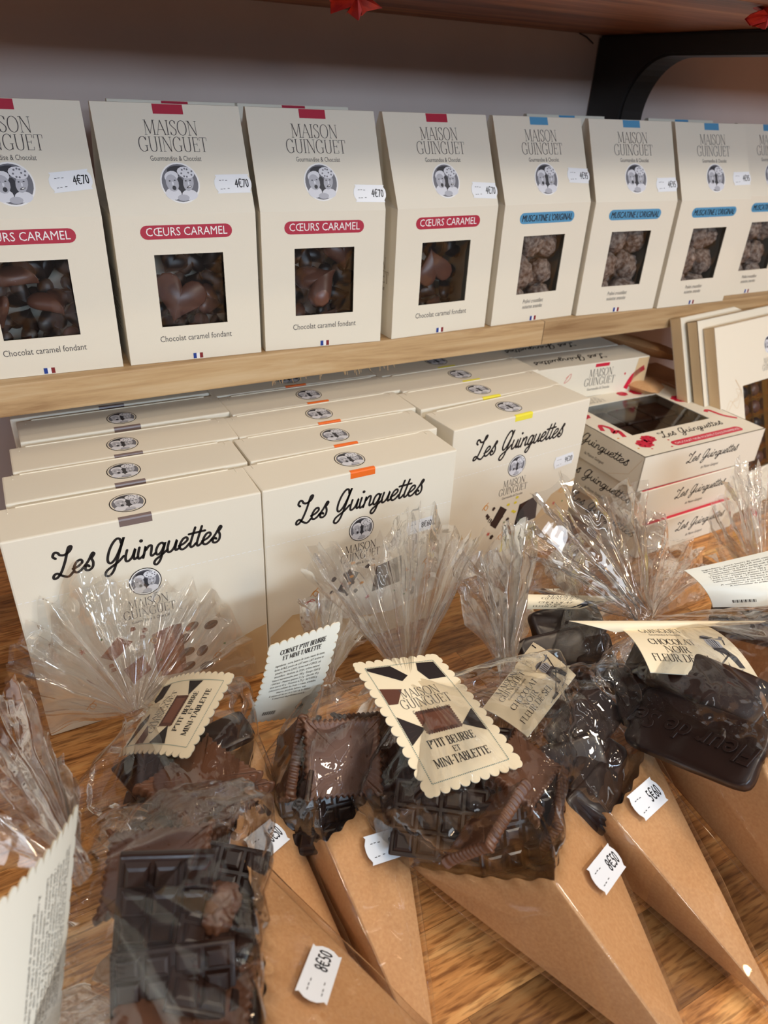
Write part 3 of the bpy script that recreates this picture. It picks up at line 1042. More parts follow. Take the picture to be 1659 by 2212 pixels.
def square_art(kind):
    a = Art()
    r = random.Random({'brown': 1, 'orange': 2, 'yellow': 3}[kind])
    a.script('Les Guinguettes', .0232, .1195, .0078, 'ink', w=.20, width=.097)
    for k in range(40):
        x0 = .001 + k * .00366
        if abs(x0 - .071) > .011:
            a.rect(x0, .1064, x0 + .0024, .1068, 'white_print')
    a.portrait(.0715, .1023, .0092, .0094, rim='white_print', rim2='ink')
    a.logo(.0715, .0905, .032, 'ink_grey', thick=.085)
    # tan swirl behind the picture
    sw = {'brown': [(.085, .0), (.10, .02), (.118, .034), (.1385, .042), (.1465, .044), (.1465, .0005), (.1, .0005)],
          'orange': [(.001, .0005), (.001, .030), (.018, .044), (.04, .042), (.06, .026), (.1, .02), (.146, .03), (.146, .0005)],
          'yellow': [(.07, .0005), (.095, .03), (.12, .062), (.1465, .072), (.1465, .0005)]}[kind]
    a.poly(catmull(sw, 4, True) if kind == 'x' else sw, 'cream_tan')
    d = {'brown': 'print_milk', 'orange': 'print_dark', 'yellow': 'print_dark'}[kind]
    dd = {'brown': 'print_milk_dark', 'orange': 'print_darker', 'yellow': 'print_darker'}[kind]
    if kind == 'brown':
        a.poly([(.0705, .024), (.0705, .0605), (.0835, .064), (.090, .058), (.0865, .022)], d, 1)
        a.poly([(.0835, .064), (.0895, .0635), (.0895, .026), (.0865, .022)], dd, 2)
        a.poly([(.038, .053), (.050, .0655), (.0585, .059), (.0455, .0475)], d, 1)
        a.poly([(.038, .053), (.044, .0555), (.0455, .0475)], dd, 2)
        a.poly([(.050, .038), (.0635, .046), (.067, .032), (.0545, .024)], d, 1)
        for x, y in ((.0595, .0685), (.0665, .0655), (.0645, .0605), (.043, .044), (.044, .040)):
            s_ = .0016
            a.poly([(x - s_, y - s_), (x + s_ * 1.2, y - s_ * .6), (x + s_, y + s_), (x - s_ * .6, y + s_ * 1.2)], d, 1)
        for x, y, q in ((.096, .0585, .5), (.1085, .056, .3), (.090, .050, .8), (.0915, .0385, .2), (.101, .036, .9), (.091, .026, .4), (.103, .022, .1)):
            a.disc(x, y, .0048, .0034, 'print_bean', 1, 14, q)
            a.ribbon([(x - .0042 * math.cos(q), y - .0042 * math.sin(q)), (x + .0006, y + .0004), (x + .0042 * math.cos(q), y + .0042 * math.sin(q))], .0006, 'print_darker', 2)
    else:
        x0, y0 = (.079, .044) if kind == 'yellow' else (.082, .048)
        a.poly([(x0, y0 - .004), (x0 + .003, y0 + .018), (x0 + .024, y0 + .022), (x0 + .026, y0 - .002)], d, 1)
        a.poly([(x0 + .003, y0 + .018), (x0 + .010, y0 + .009), (x0 + .012, y0 - .003), (x0, y0 - .004)], dd, 2)
        a.poly([(x0 - .028, y0 + .006), (x0 - .019, y0 + .022), (x0 - .012, y0 + .017), (x0 - .022, y0 + .001)], d, 1)
        a.ribbon([(x0 - .028, y0 + .006), (x0 - .019, y0 + .022), (x0 - .012, y0 + .017), (x0 - .022, y0 + .001)], .0012, 'print_darker', 2, True)
        for k in range(9):
            x, y, s_ = x0 - .034 + .030 * r.random(), y0 - .008 + .03 * r.random(), .0014 + .0012 * r.random()
            a.poly([(x - s_, y - s_ * .4), (x, y - s_), (x + s_, y), (x + s_ * .3, y + s_), (x - s_ * .6, y + s_ * .7)], d, 3)
        for k in range(5):
            x, y = x0 - .02 + .02 * r.random(), y0 + .03 * r.random()
            a.disc(x, y, .0018, .0013, 'lemon' if kind == 'yellow' else 'confetti_orange', 4, 8)
        if kind == 'yellow':
            a.poly([(.066, .017), (.108, .020), (.106, .036), (.068, .033)], 'lemon', 1)
            a.text('CHOCOLAT NOIR', .087, .0275, .0052, 'cream', sx=.75, h=5)
            a.text('& CITRON', .087, .0215, .0048, 'cream', sx=.75, h=5)
    for k in range(9):
        x, y = .012 + .125 * r.random(), .012 + .058 * r.random()
        c = ('confetti_red', 'confetti_orange', 'confetti_green')[k % 3]
        if k % 3 == 0:
            for j in range(3):
                q = j * math.pi / 3
                a.ribbon([(x - .002 * math.cos(q), y - .002 * math.sin(q)), (x + .002 * math.cos(q), y + .002 * math.sin(q))], .0006, c, 4)
        elif k % 3 == 1:
            a.ribbon(catmull([(x, y), (x + .003, y + .004), (x + .006, y + .002), (x + .004, y - .001), (x + .002, y + .002), (x + .006, y + .006)], 4), .0006, c, 4)
        else:
            a.disc(x, y, .0009, .0009, c, 4, 8)
    if kind == 'orange':
        a.ribbon(catmull([(.024, .048), (.030, .052), (.035, .049), (.032, .045), (.028, .048), (.033, .053), (.038, .048)], 4), .0007, 'confetti_red', 4)
    return a


def square_carton(kind):
    m = MB()
    m.box((0, QD / 2, QH / 2), (QW, QD, QH), 'cream', bev=.0011)
    # tuck flap slit and flap edge at the back of the top
    m.box((0, QD - .0008, QH + .0002), (QW * .86, .0007, .0007), 'cream')
    for sx in (-1, 1):
        m.box((sx * (QW / 2 - .006), QD - .0035, QH + .0001), (.0006, .006, .0003), 'cream')
    square_art(kind).put(m, lambda x, y, h: V((x - QW / 2, -h, y)))
    a = Art()
    a.rect(.0620 - QW / 2, -.0049, .0806 - QW / 2, -.0010, 'tab_' + kind)      # coloured tab folded over the front edge
    a.put(m, lambda x, y, h: V((x, -h, QH + y)))
    a = Art()
    a.rect(.0620 - QW / 2, .0010, .0806 - QW / 2, .0026, 'tab_' + kind)
    a.put(m, lambda x, y, h: V((x, y, QH + h)))
    b = .00025
    x0, x1 = .0620 - QW / 2, .0806 - QW / 2
    m.add([(x0, -b, QH - .0011), (x1, -b, QH - .0011), (x1, .0003 - b * .7, QH - .0003 + b * .7), (x0, .0003 - b * .7, QH - .0003 + b * .7), (x1, .0011, QH + b), (x0, .0011, QH + b)], [(0, 1, 2, 3), (3, 2, 4, 5)], 'tab_' + kind)
    return m


def seal_art():
    a = Art()
    a.portrait(.0703 - QW / 2, .0180, .0100, .0106, rim='cream', rim2='ink')
    return a


word = ['front', 'second', 'third', 'fourth', 'fifth']
rows = {
    'brown': [(-.1497, .0000, -.0031, -.0022), (-.1440, .0425, .0030, .0406), (-.137, .0835, .0100, .0813), (-.129, .1285, .0180, .1272), (-.1325, .1722, .0148, .1711)],
    'orange': [(-.0013, -.0016, .1451, .0014), (.0066, .0402, .1507, .0396), (.0110, .0800, .1570, .0809), (.0186, .1202, .1650, .1197), (.0157, .1615, .1620, .1600)],
    'yellow': [(.1623, .0300, .3071, .0424), (.1600, .0752, .3050, .0803), (.1655, .1150, .3110, .1179), (.1640, .1546, .3090, .1556)],
}
SQ = {}
for kind, rs in rows.items():
    for k, (xa, ya_, xb_, yb_) in enumerate(rs):
        c = ((xa + xb_) / 2, (ya_ + yb_) / 2, .0002)
        rz = math.atan2(yb_ - ya_, xb_ - xa)
        lab = '%s square cream carton with a %s tab in its row on the table' % (word[k], kind) if k else 'front square cream carton with a %s tab, its hand-lettered face in full view' % kind
        t = thing('square_carton', lab, 'carton', c, rz, 'square cartons with %s tabs in a row' % kind)
        if k == 0:
            body = square_carton(kind).build('carton_body', t)
            sm_ = MB()
            seal_art().put(sm_, lambda x, y, h: V((x, y, QH + h)))
            seal = sm_.build('portrait_seal', t)
            SQ[kind] = t
        else:
            for q in (body, seal):
                cc = q.copy()
                COL.objects.link(cc)
                cc.parent = t
for kind, price, x, y, ro in (('orange', '8€60', .110, .0860, .05), ('yellow', '9€20', .1175, .0880, .06)):
    b = MB()
    ca, sa = math.cos(ro), math.sin(ro)
    price_art(price).put(b, lambda p, q, h: V((x + (p * ca - q * sa) * .9 - QW / 2, -h - .0002, y + (p * sa + q * ca) * .9)))
    b.build('price_label', SQ[kind])


# ------------------------------------------------------------------ flat window boxes with raspberries, stacked
def flat_box(W, D, Hh, lid):
    """lying box, origin at the front left bottom corner; lid True shows the window in the top"""
    m = MB()
    bz = .0009
    if lid:
        wx0, wx1, wy0, wy1 = W * .15, W * .80, D * .30, D * .84
        # shell: bottom, walls, top ring
        for c, d in (((W / 2, D / 2, .0004), (W, D, .0008)), ((W / 2, .0004, Hh / 2), (W, .0008, Hh)), ((W / 2, D - .0004, Hh / 2), (W, .0008, Hh)),
                     ((.0004, D / 2, Hh / 2), (.0008, D, Hh)), ((W - .0004, D / 2, Hh / 2), (.0008, D, Hh))):
            m.box(c, d, 'cream')
        for x0, x1, y0, y1 in ((0, W, 0, wy0), (0, W, wy1, D), (0, wx0, wy0, wy1), (wx1, W, wy0, wy1)):
            m.box(((x0 + x1) / 2, (y0 + y1) / 2, Hh - .0003), (x1 - x0, y1 - y0, .0006), 'cream')
        m.box((W / 2, D / 2, .0012), (W - .004, D - .004, .0006), 'print_darker')
        a = Art()
        a.script('Les Guinguettes', W * .30, D * .185, .0046, 'ink', w=.2, width=.082)
        a.pill(W * .28, D * .045, W * .86, D * .115, 'raspberry')
        a.text('CHOCOLAT NOIR FOURRÉ COULIS FRAMBOISE', W * .57, D * .065, .0050, 'white_print', sx=.086 / (text_mesh('CHOCOLAT NOIR FOURRÉ COULIS FRAMBOISE')[2] * .005), h=1)
        for x, y, s_ in ((.13, .16, .0085), (.20, .21, .0075), (.88, .68, .0095), (.70, .93, .008), (.58, .94, .006), (.07, .70, .007)):
            a.disc(W * x, D * y, s_, s_ * .8, 'raspberry', 1, 16, .5)
            for k in range(7):
                q = k * .9
                a.disc(W * x + s_ * .7 * math.cos(q), D * y + s_ * .6 * math.sin(q), s_ * .38, s_ * .36, 'raspberry', 2, 8)
        a.ribbon(catmull([(W * .03, D * .44), (W * .07, D * .52), (W * .10, D * .45), (W * .07, D * .38), (W * .115, D * .40), (W * .09, D * .30)], 5), .0042, 'raspberry', 1)
        a.ribbon(catmull([(W * .86, D * .40), (W * .90, D * .42), (W * .92, D * .30), (W * .97, D * .22)], 5), .0040, 'raspberry', 1)
        for x, y in ((.05, .12), (.30, .14), (.12, .08), (.93, .5), (.85, .86), (.25, .05), (.04, .3)):
            a.disc(W * x, D * y, .0012, .001, 'raspberry' if x > .1 else 'confetti_orange', 1, 8)
        a.logo(W * .30, D * .97, .03, 'ink_grey', False)
        a.put(m, lambda x, y, h: V((x, y, Hh + h)))
    else:
        m.box((W / 2, D / 2, Hh / 2), (W, D, Hh), 'cream', bev=bz)
        a = Art()
        a.rect(W * .02, .001, W * .9, .0045, 'raspberry')
        a.put(m, lambda x, y, h: V((x, y, Hh + h)))
    a = Art()
    a.script('Les Guinguettes', W * .36, Hh * .52, .0042, 'ink', w=.2, width=.068)
    a.text('de Maison Guinguet', W * .57, Hh * .22, .0042, 'ink_grey', sx=.7, slant=.2)
    a.put(m, lambda x, y, h: V((x, -h, y)))
    a = Art()
    a.script('Les Guinguettes', D * .22, Hh * .52, .0046, 'ink', w=.2, width=.085)
    a.text('de Maison Guinguet', D * .56, Hh * .2, .0046, 'ink_grey', sx=.7, slant=.2)
    a.ribbon([(D * .72, Hh * .05), (D * .9, Hh * .35), (D * .985, Hh * .9)], .0003, 'cream_tan')
    a.put(m, lambda x, y, h: V((-h, D - x, y)))
    return m


spec = [((.3560, -.0060, .0002), .134, .120, .0345, False, 1.2, 'lowest cream box of the stack of three flat boxes, red line on its top edge'),
        ((.3480, -.0010, .0350), .1345, .122, .0345, False, 1.0, 'middle cream box of the stack of three flat boxes on the right'),
        ((.3440, .0015, .0700), .1590, .130, .0345, True, .3, 'top cream box of the stack with raspberry prints and a dark window')]
for loc, W, D, Hh, lid, rz, lab in spec:
    t = thing('gift_box', lab, 'box', loc, math.radians(rz), 'stacked flat boxes beside the yellow-tabbed cartons')
    flat_box(W, D, Hh, lid).build('box_body', t)
    if lid:
        b = MB()
        b.add([(W * .14, D * .29, Hh - .0007), (W * .81, D * .29, Hh - .0007), (W * .81, D * .85, Hh - .0007), (W * .14, D * .85, Hh - .0007)], [(0, 1, 2, 3)], 'window_film')
        b.build('window_film', t)
        topbox = t
        for r_ in range(2):
            for c_ in range(3):
                p = V(loc) + Matrix.Rotation(math.radians(rz), 3, 'Z') @ V((W * (.25 + .23 * c_), D * (.44 + .27 * r_), .0190))
                q = MB()
                q.box((0, 0, 0), (W * .21, D * .25, .014), 'dark_choc', bev=.003, smooth=True)
                for k in range(6):
                    q.tube([(-W * .08 + W * .032 * k, -D * .1, .006), (-W * .08 + W * .032 * k, D * .1, .006)], .0009, 'dark_choc', 5)
                tag(q.build('chocolate_biscuit', loc=None), 'dark chocolate biscuit inside the raspberry box window', 'chocolate', 'biscuits in the raspberry box').location = p

# two long boxes of the raspberry kind standing on edge behind them
for k, (x, y, lab) in enumerate(((.3200, .1345, 'cream box with a red tab and red splashes standing behind the stack of three'), (.3150, .1760, 'shaded cream box standing at the back under the shelf, behind the red-tabbed one'))):
    W, D, Hh = .150, .040, .140
    t = thing('long_box', lab, 'box', (x, y, .0002), math.radians(-2), 'long boxes at the back of the table')
    m = MB()
    m.box((W / 2, D / 2, Hh / 2), (W, D, Hh), 'cream', bev=.001)
    a = Art()
    a.rect(W * .52, Hh - .0045, W * .64, Hh - .001, 'raspberry')
    a.logo(W * .58, Hh - .0065, .040, 'ink_grey', thick=.09)
    a.ribbon(catmull([(W * .83, Hh - .033), (W * .88, Hh - .020), (W * .97, Hh - .012)], 5), .006, 'raspberry')
    a.disc(W * .80, Hh - .016, .0012, .0012, 'raspberry')
    a.ribbon(catmull([(W * .28, Hh - .012), (W * .32, Hh - .008), (W * .31, Hh - .014), (W * .27, Hh - .017), (W * .30, Hh - .010)], 4), .0005, 'confetti_red')
    a.poly([(W * .90, Hh - .001), (W * .995, Hh - .001), (W * .995, Hh - .05), (W * .85, Hh - .05)], 'cream_tan')
    a.put(m, lambda x, y, h: V((x, -h, y)))
    a = Art()
    a.script('Les Guinguettes', .02, .0, .0052, 'ink', w=.2, width=.088)
    a.put(m, lambda x, y, h: V((W * .82 - x, .022 - y, Hh + h)))
    m.build('box_body', t)

# kraft pouches lying at the back
for k, (c, d, rz, ry, lab) in enumerate((((.515, .195, .128), (.10, .10, .016), .3, .30, 'upper brown kraft pouch lying at the back under the shelf'), ((.490, .165, .098), (.10, .10, .018), .2, .26, 'lower brown kraft pouch at the back behind the leaning gift boxes'))):
    m = MB()

    def pillow(u, v, s=1):
        x, y = u - .5, v - .5
        h = max(0, (1 - (2 * x) ** 4) * (1 - (2 * y) ** 4)) ** .6
        return V((x * d[0], y * d[1], s * h * d[2] / 2 + .0015 * noise.noise(V((u * 5, v * 5, k)))))
    m.grid(lambda u, v: pillow(u, v), 14, 14, 'kraft')
    m.grid(lambda u, v: pillow(u, v, -1), 14, 14, 'kraft')
    o = tag(m.build('kraft_pouch'), lab, 'pouch', 'kraft pouches at the back')
    o.location = c
    o.rotation_euler = (0, ry, rz)
m = MB()
m.box((.535, .190, .045), (.11, .06, .0895), 'kraft', bev=.002)
tag(m.build('kraft_carton', loc=(.535, .190, 0)), 'plain brown kraft carton at the back that the pouches lie on', 'carton')

# tall gift boxes leaning against the shelf edge
LW, LH, LD = .165, .194, .0118


def tall_box(front):
    m = MB()
    wx0, wx1, wy0, wy1 = .043, .150, .037, .129
    m.box((LW / 2, LD - .0006, LH / 2), (LW, .0012, LH), 'cream')
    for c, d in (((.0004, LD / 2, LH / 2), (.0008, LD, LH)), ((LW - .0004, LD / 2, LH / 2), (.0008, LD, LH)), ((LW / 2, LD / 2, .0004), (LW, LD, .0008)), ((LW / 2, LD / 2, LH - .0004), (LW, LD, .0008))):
        m.box(c, d, 'cream_tan')  # side walls tan: card tone plus warm shade put into the colour
    for x0, x1, y0, y1 in ((0, LW, 0, wy0), (0, LW, wy1, LH), (0, wx0, wy0, wy1), (wx1, LW, wy0, wy1)):
        m.box(((x0 + x1) / 2, .0003, (y0 + y1) / 2), (x1 - x0, .0006, y1 - y0), 'cream')
    a = Art()
    a.portrait(.097, .164, .0092, .0094)
    a.logo(.097, .151, .030, 'ink_grey', False)
    a.text('CHOCOLAT', .097, .021, .0075, 'confetti_red', sx=.9)
    a.text('COLLECTION', .097, .012, .0075, 'confetti_red', sx=.9)
    for k in range(4):      # faint line drawing
        a.ribbon(catmull([(.004 + .01 * k, .10 + .008 * k), (.018 + .008 * k, .118), (.030, .108 + .01 * k), (.040, .125)], 4), .0003, 'cream_tan')
        a.ribbon([(.006 + .007 * k, .06), (.010 + .007 * k, .098)], .0003, 'cream_tan')
    a.put(m, lambda x, y, h: V((x, -h, y)))
    return m


P1 = at(1615, 1097, 0)
yaw, tilt = math.radians(7.6), math.radians(22)
e = V((math.cos(yaw), math.sin(yaw), 0))
n_ = V((-e.y, e.x, 0))
base = P1 - e * .036
tb = None
for k, (back, shift, lab) in enumerate(((0, 0, 'front leaning tall cream gift box with gold-foil chocolates in its window'), (.0150, -.008, 'middle tall cream gift box leaning behind the front one'), (.0300, -.014, 'rearmost tall cream gift box leaning on the shelf edge'))):
    loc = base + n_ * back + e * shift + V((0, 0, .0002 + (.000 if k == 0 else .004)))
    t = thing('tall_gift_box', lab, 'box', loc, yaw, 'tall gift boxes leaning at the right', rx=-tilt)
    if tb is None:
        tb = tall_box(True).build('box_body', t)
    else:
        c = tb.copy()
        COL.objects.link(c)
        c.parent = t
    if k == 0:
        b = MB()
        b.add([(.042, .0009, .036), (.151, .0009, .036), (.151, .0009, .130), (.042, .0009, .130)], [(0, 1, 2, 3)], 'window_film')
        b.build('window_film', t)
        b = MB()
        b.box((.0965, LD - .002, .083), (.108, .0012, .093), 'gold_foil')
        for i in range(6):
            b.box((.043 + .0214 * i, .0065, .083), (.0009, .006, .093), 'gold_foil')
            b.box((.0965, .0065, .0372 + .0184 * i), (.108, .006, .0009), 'gold_foil')
        b.build('gold_tray', t)
        Mt = Matrix.Translation(loc) @ Euler((-tilt, 0, yaw)).to_matrix().to_4x4()
        for i in range(2):
            for j in range(5):
                q = MB()
                mt = ('milk_choc', 'heart_choc', 'dark_choc')[(i + j * 2) % 3]
                q.grid(lambda u, v: V((.0078 * math.sin(v * 1.55) * math.cos(u * 6.2832), -.0050 * math.cos(v * 1.55), .0070 * math.sin(v * 1.55) * math.sin(u * 6.2832))), 16, 6, mt, True, True)
                o = q.build('filled_chocolate')
                o.matrix_world = Mt @ Matrix.Translation((.0537 + .0214 * i, .0078, .0464 + .0184 * j))
                tag(o, 'round filled chocolate in the gold tray of the front leaning gift box', 'chocolate', 'chocolates in the gold tray')

# ------------------------------------------------------------------ chocolates of the cornets
def petit_beurre(a=.050, b=.040, t=.0072):
    """butter-biscuit shape: ribbed rim, four ears, pricked face"""
    m = MB()
    pts = []
    per = [((-1, -1), (1, -1), a), ((1, -1), (1, 1), b), ((1, 1), (-1, 1), a), ((-1, 1), (-1, -1), b)]
    for (x0, y0), (x1, y1), l in per:
        k = int(l / .0035)
        n = k * 6
        for i in range(n):
            u = i / n
            x, y = (x0 + (x1 - x0) * u) * a / 2, (y0 + (y1 - y0) * u) * b / 2
            ox, oy = ((0, y0) if y0 == y1 else (x0, 0))
            ear = .0022 * (math.exp(-(u * l / .0028) ** 2) + math.exp(-((1 - u) * l / .0028) ** 2))
            w = .0007 * math.cos(2 * math.pi * k * u) - .0004
            ex = (x0 * .7 * math.exp(-(u * l / .0028) ** 2) + x1 * .7 * math.exp(-((1 - u) * l / .0028) ** 2)) * .002
            ey = (y0 * .7 * math.exp(-(u * l / .0028) ** 2) + y1 * .7 * math.exp(-((1 - u) * l / .0028) ** 2)) * .002
            if x0 == x1:
                ex = 0
            else:
                ey = 0
            pts.append((x + ox * (w + ear) + ex, y + oy * (w + ear) + ey))
    n = len(pts)
    rings = [(-.5, .93), (-.42, .985), (-.2, 1), (.2, 1), (.40, .985), (.5, .945), (.46, .88), (.44, .80)]
    vv = [(p[0] * s, p[1] * s * (1 if s > .9 else 1 - (.9 - s) * .2), z * t) for z, s in rings for p in pts]
    fs = [(j * n + k, j * n + (k + 1) % n, (j + 1) * n + (k + 1) % n, (j + 1) * n + k) for j in range(len(rings) - 1) for k in range(n)]
    c = len(vv)
    vv += [(0, 0, -.5 * t), (0, 0, .45 * t)]
    fs += [(c, (k + 1) % n, k) for k in range(n)] + [(c + 1, 7 * n + k, 7 * n + (k + 1) % n) for k in range(n)]
    m.add(vv, fs, 'milk_choc', True)
    for i in range(4):
        for j in range(3):
            m.grid(lambda u, v: V((a * (-.3 + .2 * i) + .0007 * math.cos(6.283 * u) * v, b * (-.26 + .26 * j) + .0007 * math.sin(6.283 * u) * v, t * .45 + .0004 * (1 - v * v))), 8, 3, 'milk_choc', True, True)
    return m


def tablet(a=.056, b=.042, t=.0062, nx=4, ny=3, mt='dark_choc'):
    m = MB()
    m.box((0, 0, -t * .2), (a, b, t * .6), mt, bev=.0012)
    sx, sy = (a - .003) / nx, (b - .003) / ny
    for i in range(nx):
        for j in range(ny):
            cx, cy = -a / 2 + .0015 + sx * (i + .5), -b / 2 + .0015 + sy * (j + .5)
            q, p = .0009, .0032
            vv = []
            for z, d in ((t * .1, q), (t * .42, p * .62), (t * .5, p)):
                vv += [(cx + ix * (sx / 2 - d), cy + iy * (sy / 2 - d), z) for ix, iy in ((-1, -1), (1, -1), (1, 1), (-1, 1))]
            fs = [(l * 4 + k, l * 4 + (k + 1) % 4, l * 4 + 4 + (k + 1) % 4, l * 4 + 4 + k) for l in range(2) for k in range(4)] + [(8, 9, 10, 11)]
            m.add(vv, fs, mt)
    return m


def slab(a=.060, b=.034, t=.011, mt='dark_choc', txt=None, seed=0):
    """thick irregular bar of dark chocolate with softly rounded edges"""
    m = MB()

    def f(u, v):
        th, ph = 2 * math.pi * u, math.pi * (v - .5)
        c, s = math.cos(th), math.sin(th)
        r = 1 / (abs(c) ** 9 + abs(s) ** 9) ** (1 / 9)
        k = max(0, math.cos(ph)) ** .22
        z = math.copysign(abs(math.sin(ph)) ** .38, math.sin(ph))
        w = 1 + .05 * noise.noise(V((c * 1.4, s * 1.4, seed * 3.1 + z)))
        return V((a / 2 * c * r * k * w, b / 2 * s * r * k * w, t / 2 * z + .0008 * noise.noise(V((c * k * 2, s * k * 2, seed)))))
    m.grid(f, 64, 18, mt, True, True)
    if txt:
        cu = bpy.data.curves.new('t', 'FONT')
        cu.body = txt
        cu.size = .0165
        cu.extrude = .0006
        cu.bevel_depth = .0003
        cu.resolution_u = 3
        cu.align_x = 'CENTER'
        cu.shear = .25
        ob = bpy.data.objects.new('t', cu)
        COL.objects.link(ob)
        me = bpy.data.meshes.new_from_object(ob.evaluated_get(bpy.context.evaluated_depsgraph_get()))
        m.add([(p.co.x, p.co.y - .004, p.co.z + t / 2 + .0001) for p in me.vertices], [list(p.vertices) for p in me.polygons], mt)
        bpy.data.objects.remove(ob)
        bpy.data.curves.remove(cu)
        bpy.data.meshes.remove(me)
    return m


def as_mesh(mb, name):
    o = mb.build(name)
    me = o.data
    bpy.data.objects.remove(o)
    return me


SHAPES = {'biscuit': as_mesh(petit_beurre(), 'chocolate_biscuit'), 'tablet': as_mesh(tablet(), 'chocolate_tablet'), 'bar': as_mesh(slab(seed=1), 'chocolate_bar'),
          'bar2': as_mesh(slab(.05, .036, .012, seed=5), 'chocolate_bar'), 'bartext': as_mesh(slab(.078, .040, .009, txt='Fleur de Sel', seed=9), 'chocolate_bar'), 'lump': lump_mesh(9, 'milk_choc')}
ONAME = {'biscuit': 'chocolate_biscuit', 'tablet': 'chocolate_tablet', 'bar': 'chocolate_bar', 'bar2': 'chocolate_bar', 'bartext': 'chocolate_bar', 'lump': 'chocolate_cluster'}


def piece(kind, u, v, z, xt, n, label, group, s=1.0):
    """lay a chocolate with its middle at the place seen at u, v (height z), long side towards xt, face along n"""
    c = at(u, v, z)
    x = (at(*xt) - c).normalized()
    if len(n) == 4:
        n = at(n[0], n[1], n[2]) - c
    zz = V(n).normalized()
    zz = (zz - x * zz.dot(x)).normalized()
    y = zz.cross(x)
    M = Matrix((x, y, zz)).transposed().to_4x4()
    M.translation = c
    if isinstance(s, (int, float)):
        s = (s, s, s)
    M = M @ Matrix.Diagonal((s[0], s[1], s[2], 1))
    return inst(ONAME[kind], SHAPES[kind], M, label, 'chocolate', group)


# ------------------------------------------------------------------ cornets: kraft cone, clear bag, gathered tuft, tag, price
def qloop(c, th):
    k = (th % 1) * 4
    i = int(k) % 4
    f = k - int(k)
    return c[i] * (1 - f) + c[(i + 1) % 4] * f


def smooth(a, b, x):
    t = min(1, max(0, (x - a) / (b - a)))
    return t * t * (3 - 2 * t)


def on_plane(u, v, A, B, C_):
    d = RM @ V(((u - 829.5) / FPX, -(v - 1106) / FPX, -1))
    n = (B - A).cross(C_ - A)
    return CAM + d * ((A - CAM).dot(n) / d.dot(n))


def kraft_cone(t, L, M, R, A, concave=(.002, .004)):
    B = (L + R) / 2 + ((L + R) / 2 - M) * .45
    B.z = max(B.z, .003)
    m = MB()
    c = [L, M, R, B]
    cen = (L + R) / 2
    for i in range(4):
        c0, c1 = c[i], c[(i + 1) % 4]
        ln = (c1 - c0).length
        nw = max(4, int(ln / .0118))
        cv = concave[min(i, 1)]

        def f(u, v):
            p = c0.lerp(c1, u)
            d = (A - p).normalized()
            p = p + d * (cv * 4 * u * (1 - u) + .0016 * (.5 + .5 * math.cos(2 * math.pi * nw * u)))
            q = A.lerp(p, .012 + .988 * v)
            n = (q - A.lerp(cen, v))
            return q + n * (.10 * u * (1 - u) * 4 * .25)
        m.grid(f, 48, 12, 'kraft')
    o = m.build('kraft_cone', t, t.location)
    s = o.modifiers.new('card', 'SOLIDIFY')
    s.thickness = .0007
    s.offset = 0
    return [L, M, R, B]


def crease(p, f, so):
    d = noise.voronoi(p * f + so)[0]
    return min(d[1] - d[0], .6)


def bag(t, c, A, N, bulge, seed, ctrl=None, lift=.0, start=.42):
    cen = (c[0] + c[2]) / 2
    ctrl = ctrl or cen.lerp(N, .55) + V((0, 0, .012))
    up = (N - cen).normalized()
    e1 = up.orthogonal().normalized()
    e2 = up.cross(e1)
    # match the circle's start to the loop's first corner
    d0 = c[0] - cen
    e1 = (d0 - up * d0.dot(up)).normalized()
    e2 = up.cross(e1)
    if (c[1] - cen).dot(e2) < 0:
        e2 = -e2
    so = V((seed * 3.7, seed * 1.9, seed * .7))
    m = MB()
    s_kraft = .62

    def f(u, v):
        q = qloop(c, u)
        if v < s_kraft:
            s = .03 + .97 * v / s_kraft
            p = A.lerp(q, s)
            out = (q - cen).normalized()
            p = p + out * (.0030 + .0012 * noise.noise(p * 40 + so))
        else:
            w = (v - s_kraft) / (1 - s_kraft)
            path = cen * (1 - w) ** 2 + ctrl * 2 * w * (1 - w) + N * w * w
            k = smooth(start, 1.0, w)
            a = 2 * math.pi * u
            circ = (e1 * math.cos(a) + e2 * math.sin(a)) * .0055
            off = (q - cen) * (1 - k) + circ * k
            out = off.normalized()
            off = off + out * (bulge * 1.5) * math.sin(math.pi * min(1, w * 1.1)) ** .8 * (1 - k * .6)
            pl = math.sin(2 * math.pi * (9 * u + .6 * noise.noise(V((u * 9, seed, 0)))))
            off = off * (1 + .16 * pl * smooth(.35, .95, w))
            p = path + off
            q_ = V((p.x, p.y, p.z * .8))
            cr = crease(q_, 34, so) * .0095 + crease(q_, 78, so * 2) * .0034 - .0028
            p = p + out * (cr * (1 - .75 * smooth(.7, 1, w)) * smooth(0, .15, w) + .0026)
        p.z = max(p.z, .0006)
        return p
    m.grid(f, 200, 120, 'cellophane', True, True)
    return m.build('cellophane_bag', t, t.location)


